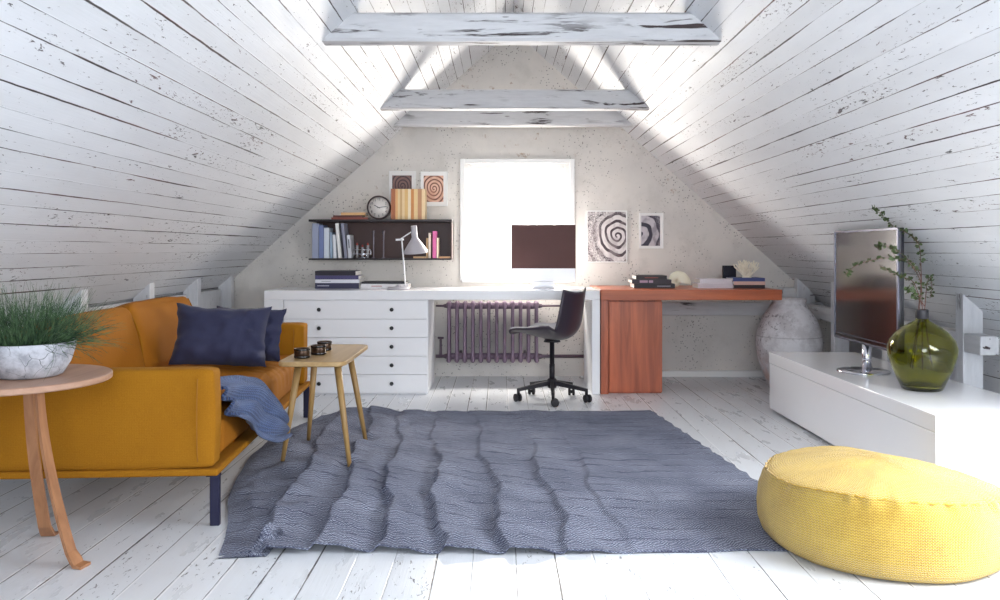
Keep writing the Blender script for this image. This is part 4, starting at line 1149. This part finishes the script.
m = M(); m.lathe([(0,0),(0.088,0),(0.102,0.006),(0.126,0.045),(0.140,0.095),(0.143,0.112),(0.140,0.115),(0.134,0.112),(0.128,0.085),(0.110,0.05),(0,0.04)], 56); m.build('pot', MT['concrete'], root)
m = M(); m.lathe([(0.0,0.045),(0.109,0.052),(0.127,0.086),(0.10,0.098),(0,0.104)], 30); m.build('soil', MT['soil'], root)
m = M(); rr = random.Random(21)
def blade(p, d, ln, r, droop, n=6, kink=0.12):
    pts = [p]; dd = d.copy()
    for k in range(n):
        dd = (dd + Vector((rr.uniform(-kink,kink), rr.uniform(-kink,kink), rr.uniform(-kink,kink) - droop))).normalized()
        q_ = pts[-1] + dd*ln/n
        if q_.xy.length > 0.12: q_.z = max(q_.z, 0.012)
        pts.append(q_)
    m.tube(pts, [r*(1-0.7*k/n) for k in range(n+1)], 3, False)
    return pts
for k in range(850):
    a = rr.uniform(0, 2*PI); q = 0.115*math.sqrt(rr.random()); p = Vector((q*math.cos(a), q*math.sin(a), 0.098))
    out = rr.uniform(0.05, 0.75)*(0.5+q/0.115)
    d = Vector((out*math.cos(a+rr.uniform(-.5,.5)), out*math.sin(a+rr.uniform(-.5,.5)), 1)).normalized()
    pts = blade(p, d, rr.uniform(0.09, 0.225), 0.0010, rr.uniform(0.0,0.06), 6, 0.17)
    if rr.random() < 0.5:
        blade(pts[3], (pts[4]-pts[3]).normalized() + Vector((rr.uniform(-.6,.6),rr.uniform(-.6,.6),rr.uniform(-.1,.4))), rr.uniform(0.03,0.08), 0.0009, 0.03, 4)
for k in range(90):   # long wiry shoots to the right
    a = rr.uniform(-0.7, 0.5); p = Vector((0.09*math.cos(a), 0.09*math.sin(a), 0.10))
    pts = blade(p, Vector((math.cos(a)*0.9, math.sin(a)*0.9, rr.uniform(0.15,0.9))).normalized(), rr.uniform(0.12, 0.24), 0.0011, rr.uniform(0.0,0.10), 8, 0.2)
    for j in (3, 5): blade(pts[j], (pts[j+1]-pts[j]).normalized() + Vector((rr.uniform(-.6,.6),rr.uniform(-.6,.6),rr.uniform(-.3,.4))), rr.uniform(0.03,0.07), 0.0009, 0.04, 4)
m.build('foliage', MT['grass'], root)

# ------------------------------------------------------------------ pouf
pcx, pcy, PR = 1.354, 2.925, 0.43
rimsag = lambda a: -0.018 - 0.050*max(0, math.cos(a-R(5)))**2 - 0.010*max(0, math.sin(a)) + 0.016*max(0, -math.sin(a))
m = M(); n = 144; prof = []
raw = [(0.0,0.0),(0.20,0.0),(0.34,0.001),(0.386,0.006),(0.410,0.026),(0.424,0.062),(0.430,0.120),(0.428,0.185),(0.417,0.230),(0.404,0.252),(0.396,0.262),(0.382,0.268),(0.34,0.278),(0.26,0.290),(0.15,0.298),(0.05,0.301),(0.0,0.301)]
raw = [(0.972*a, b) for a, b in raw]
for (a, b), (c, d) in zip(raw, raw[1:]):
    for k in range(4): prof.append((a+(c-a)*k/4, b+(d-b)*k/4))
prof.append(raw[-1])
vs = []; fs = []; uvs = []; acc = 0; arcs = [0]
for (a, b), (c, d) in zip(prof, prof[1:]): acc += math.hypot(c-a, d-b); arcs.append(acc)
for i, (r_, z) in enumerate(prof):
    for k in range(n+1):
        a = 2*PI*k/n; 
        pleat = math.exp(-((z-0.255)/0.022)**2)*(0.011*mnoise.noise(Vector((math.cos(a)*14, math.sin(a)*14, 0.5))) + 0.007*math.sin(a*46+3*math.sin(a*5)))*(0.4+0.9*max(0,mnoise.noise(Vector((math.cos(a)*2,math.sin(a)*2,3)))+0.4))
        lump = 0.010*mnoise.noise(Vector((math.cos(a)*1.6, math.sin(a)*1.6, z*4+7)))*min(1, r_/0.3)
        sag = rimsag(a)*min(1, z/0.22)**2*(r_/0.43) + 0.012*mnoise.noise(Vector((r_*4*math.cos(a), r_*4*math.sin(a), 9)))*min(1,z/0.25)
        rr2 = r_ + (pleat + lump if r_ > 0.05 else 0)
        x, y = rr2*math.cos(a), rr2*math.sin(a)
        base = 0.0085 if (pcx + x) < rug_right(pcy + y) + 0.05 and pcy + y > 2.73 else 0.001
        vs.append((x, y, max(z + sag, base + 0.0*z) if z < 0.02 else z + sag + 0.004))
for i in range(len(prof)-1):
    for k in range(n):
        fs.append((i*(n+1)+k, i*(n+1)+k+1, (i+1)*(n+1)+k+1, (i+1)*(n+1)+k))
        rad = 0.43 if 0.004 < prof[i][1] < 0.262 else max(prof[i][0], 0.05)
        u0, u1 = 2*PI*k/n*0.43, 2*PI*(k+1)/n*0.43
        uvs.append([(u0,arcs[i]),(u1,arcs[i]),(u1,arcs[i+1]),(u0,arcs[i+1])])
m.add(vs, fs, True, uvs)
root = thing('pouf', 'round yellow woven floor pouf at the right of the rug', 'pouf', (pcx, pcy, 0))
m.build('pouf_cover', MT['pouf'], root)
m = M(); pts = []
for k in range(n+1):
    a = 2*PI*k/n; r_ = 0.386 + 0.006*mnoise.noise(Vector((math.cos(a)*14, math.sin(a)*14, 0.5))) + 0.004*math.sin(a*46)
    pts.append((r_*math.cos(a), r_*math.sin(a), 0.264 + rimsag(a)*0.93 + 0.012*mnoise.noise(Vector((1.59*math.cos(a), 1.59*math.sin(a), 9))) + 0.002*math.sin(a*60)))
m.tube(pts, 0.003, 6, False); m.build('piping', MT['pouf'], root)

# ------------------------------------------------------------------ low TV bench
root = thing('tv_bench', 'long low white gloss bench along the right slope', 'bench', (2.02, 4.3, 0))
m = M(); m.box(1.742, 2.30, 3.28, 5.31, 0.312, 0.382, 0.003); W(m, 'lid', MT['white_gloss'])
m = M(); m.box(1.744, 2.298, 3.282, 5.308, 0.022, 0.3095, 0.003); W(m, 'body', MT['white_gloss'])
m = M(); m.box(1.79, 2.26, 3.32, 5.27, 0.0, 0.0225); W(m, 'plinth', MT['blackmetal'])
# television
ta = Vector((1.985, 4.86)); tb = Vector((1.968, 4.045)); d = (tb-ta).normalized(); nr_ = Vector((d.y, -d.x))
if nr_.x > 0: nr_ = -nr_
mid = (ta+tb)/2; Lh = (tb-ta).length/2
ang = math.atan2(d.y, d.x)       # local x along the screen (far -> near), local y = away from the room
root = thing('television', 'flat black television on a chrome foot on the white bench', 'television', (mid.x, mid.y, 0.3825), ang)
# local +y must point to the slope: rotate check
tz0, tz1 = 0.530-0.3825, 1.154-0.3825
sgn = 1 if (Matrix.Rotation(ang,3,'Z') @ Vector((0,1,0))).x > 0 else -1
B_ = lambda m_, x0, x1, y0, y1, z0, z1, r=0.0: m_.box(x0, x1, min(sgn*y0,sgn*y1), max(sgn*y0,sgn*y1), z0, z1, r)
m = M(); B_(m, -Lh, Lh, 0.004, 0.027, tz0, tz1, 0.004); m.build('housing', MT['tvframe'], root)
m = M()
for (a, b, c, e) in ((-Lh,-Lh+0.010,tz0,tz1),(Lh-0.016,Lh,tz0,tz1),(-Lh+0.010,Lh-0.016,tz1-0.012,tz1),(-Lh+0.010,Lh-0.016,tz0,tz0+0.012)): B_(m, a, b, -0.006, 0.0035, c, e, 0.001)
m.build('bezel', MT['tvsilver'], root)
m = M(); B_(m, -Lh+0.0105, Lh-0.0165, -0.001, 0.0035, tz0+0.0125, tz1-0.0125); m.build('screen', MT['tvscreen'], root)
m = M(); B_(m, -Lh+0.02, Lh-0.02, -0.0045, -0.0012, tz0+0.030, tz0+0.034); m.build('trim_strip', MT['tvsilver'], root)
m = M(); m.tube([(0,sgn*0.015,0.008),(0,sgn*0.015,tz0)], 0.024, 20); m.build('stand_neck', MT['chrome'], root)
m = M(); m.lathe([(0,0),(0.135,0),(0.137,0.004),(0.132,0.009),(0,0.011)], 48, (0,sgn*-0.005,0)); m.build('stand_foot', MT['chrome'], root)

# ------------------------------------------------------------------ glass vase with twigs
vc = Vector((px(922,3.88), 3.88, 0.3825))
root = thing('glass_vase', 'round olive green glass bottle vase on the white bench', 'vase', vc)
outer = [(0.0,0.0),(0.085,0.0),(0.097,0.006),(0.108,0.03),(0.140,0.10),(0.160,0.165),(0.163,0.20),(0.152,0.235),(0.122,0.272),(0.085,0.300),(0.050,0.318),(0.032,0.328),(0.027,0.338),(0.0265,0.372)]
inner = [(0.020,0.372),(0.0205,0.338),(0.027,0.324),(0.046,0.312),(0.082,0.294),(0.118,0.267),(0.147,0.232),(0.158,0.20),(0.155,0.166),(0.135,0.102),(0.102,0.034),(0.085,0.016),(0.0,0.012)]
m = M(); m.lathe([(r_*(0.935 if r_ > 0.03 else 1), z) for r_, z in outer+inner], 72); m.build('glass_body', MT['vase'], root)
m = M(); m.lathe([(0.0275,0.336),(0.0285,0.338),(0.0285,0.376),(0.027,0.379),(0.0205,0.379),(0.0198,0.374)], 36, close=False); m.build('neck_collar', MT['cork'], root)
rr = random.Random(5)
def P3(p_, q_, yy): return Vector((px(p_,yy), yy, pz(q_,yy)))
mouth = vc + Vector((0,0,0.379))
twigs = [([(921,284,3.85),(912,266,3.83),(900,259,3.81),(889,258,3.79),(877,259,3.78),(857,265,3.76),(845,275,3.75)], 'long twig arching far left across the television screen', 20),
         ([(921,268,3.90),(920,250,3.91),(916,240,3.925),(905,232,3.935),(892,225,3.94),(882,215,3.94),(872,207,3.94)], 'twig reaching highest above the television top', 22),
         ([(914,283,3.85),(905,278,3.835),(896,274,3.82),(887,270,3.80),(880,266,3.79)], 'low twig running left below the long arching one', 13),
         ([(927,285,3.87),(930,277,3.865),(932,288,3.86),(930,298,3.86)], 'short twig curling on the right of the vase neck', 10),
         ([(918,299,3.83),(913,293,3.79),(909,289,3.77),(906,294,3.75)], 'small twig drooping just left of the vase neck', 10),
         ([(921,278,3.88),(913,265,3.885),(900,253,3.89),(891,248,3.89),(884,245,3.89),(876,248,3.89)], 'leafy twig just above the long arching one at the screen edge', 16)]
for k, (pts, lb, nl) in enumerate(twigs):
    ka = R((-170, 60, -115, 0, -60, 150)[k])
    low = vc + Vector((0.05*math.cos(ka), 0.05*math.sin(ka), 0.10))
    off = Vector((0.014*math.cos(ka), 0.014*math.sin(ka), 0))
    # straight from the bowl through the neck, then along the arch
    ctrl = [low, vc + off*0.9 + Vector((0,0,0.345)), mouth + off + Vector((0,0,0.015))] + [P3(*p) for p in pts]
    path = []
    for i in range(len(ctrl)-1):
        a0 = ctrl[max(0,i-1)]; a1 = ctrl[i]; a2 = ctrl[i+1]; a3 = ctrl[min(len(ctrl)-1,i+2)]
        for s in range(6):
            t = s/6
            lin_ = i < 2
            path.append(a1.lerp(a2,t) if lin_ else 0.5*((2*a1)+(a2-a0)*t+(2*a0-5*a1+4*a2-a3)*t*t+(3*a1-a0-3*a2+a3)*t*t*t))
    path.append(ctrl[-1])
    t_ = thing('leafy_twig', lb, 'twig', mouth, 0, 'leafy twigs in the vase')
    m = M(); m.tube([p - mouth for p in path], [0.0026*(1-0.6*i/len(path)) for i in range(len(path))], 6); m.build('stem', MT['twig'], t_)
    m = M(); st = path[14:]
    for i in range(nl*4):
        f = rr.random()**0.8*(len(st)-1); b = int(f); p = st[b].lerp(st[min(b+1,len(st)-1)], f-b) - mouth
        dd = Vector((rr.uniform(-1,1), rr.uniform(-1,1), rr.uniform(-.6,1))).normalized(); sd = dd.cross(Vector((rr.uniform(-1,1),rr.uniform(-1,1),rr.uniform(-1,1)))).normalized(); nn_ = dd.cross(sd)
        l = rr.uniform(0.011,0.024); w = l*0.36
        q = p + dd*0.002
        m.add([q, q+dd*l*0.35+sd*w+nn_*0.001, q+dd*l*0.75+sd*w*0.8+nn_*0.001, q+dd*l, q+dd*l*0.75-sd*w*0.8+nn_*0.001, q+dd*l*0.35-sd*w+nn_*0.001, q+dd*l*0.5-nn_*0.002],
              [(0,1,6),(1,2,6),(2,3,6),(3,4,6),(4,5,6),(5,0,6)], True)
    m.build('foliage', MT['leaf'], t_)

# ------------------------------------------------------------------ light
def area(name, loc, tgt, sx, sy, power, col):
    l = bpy.data.lights.new(name, 'AREA'); l.shape = 'RECTANGLE'; l.size = sx; l.size_y = sy; l.energy = power; l.color = col
    o = bpy.data.objects.new(name, l); COL.objects.link(o); o.location = loc
    o.rotation_euler = (Vector(tgt)-Vector(loc)).to_track_quat('-Z','Y').to_euler()
    return o
GAB, SIDE, REAR = 62.0, 104.0, 98.0
area('gable_window_daylight', ((WX0+WX1)/2, YW+0.10, (WZ0+WZ1)/2), ((WX0+WX1)/2, 0, (WZ0+WZ1)/2), WX1-WX0-0.01, WZ1-WZ0-0.01, GAB, (1.0,0.93,0.84))
area('gable_sky_daylight', (0.14, YW+1.3, 2.75), (0.14, 5.4, 0.3), 1.6, 1.6, 420.0, (1.0,0.95,0.88))
cm = (A+B)/2 + NRM*0.2; cm.y = (OY0+OY1)/2
area('roof_window_daylight', cm, cm - NRM, OY1-OY0+0.1, (tb2 if False else (edges[O1]-edges[O0]))+0.1, SIDE, (0.93,0.96,1.0))
area('rear_fill_light', ((RX0+RX1)/2, YB-0.3, (RZ0+RZ1)/2), ((RX0+RX1)/2, 5, (RZ0+RZ1)/2), RX1-RX0, RZ1-RZ0, REAR, (0.86,0.92,1.0))  # fill lamp added outside the unseen rear opening
w = bpy.data.worlds.new('sky'); SC.world = w; w.use_nodes = True
bg = w.node_tree.nodes.get('Background') or w.node_tree.nodes.new('ShaderNodeBackground')
bg.inputs[0].default_value = (0.80,0.90,1.0,1); bg.inputs[1].default_value = 1.5

# ------------------------------------------------------------------ camera
cd = bpy.data.cameras.new('camera'); cam = bpy.data.objects.new('camera', cd); COL.objects.link(cam)
cam.location = (0, 0, CAMZ); cam.rotation_euler = (R(90), 0, 0)
cd.sensor_width = 36.0; cd.sensor_fit = 'HORIZONTAL'; cd.lens = 36.0*FPX/1000.0; cd.shift_y = -0.05; cd.clip_start = 0.05
SC.camera = cam
SC.view_settings.view_transform = 'Standard'
try: SC.view_settings.look = 'None'
except Exception: pass
SC.view_settings.exposure = 0.16; SC.view_settings.gamma = 1.0; SC.view_settings.use_curve_mapping = False
SC.cycles.use_denoising = True
SC.cycles.max_bounces = 10; SC.cycles.diffuse_bounces = 6; SC.cycles.glossy_bounces = 4; SC.cycles.transmission_bounces = 8; SC.cycles.transparent_max_bounces = 24
SC.cycles.sample_clamp_indirect = 6.0
SC.cycles.caustics_reflective = False; SC.cycles.caustics_refractive = False
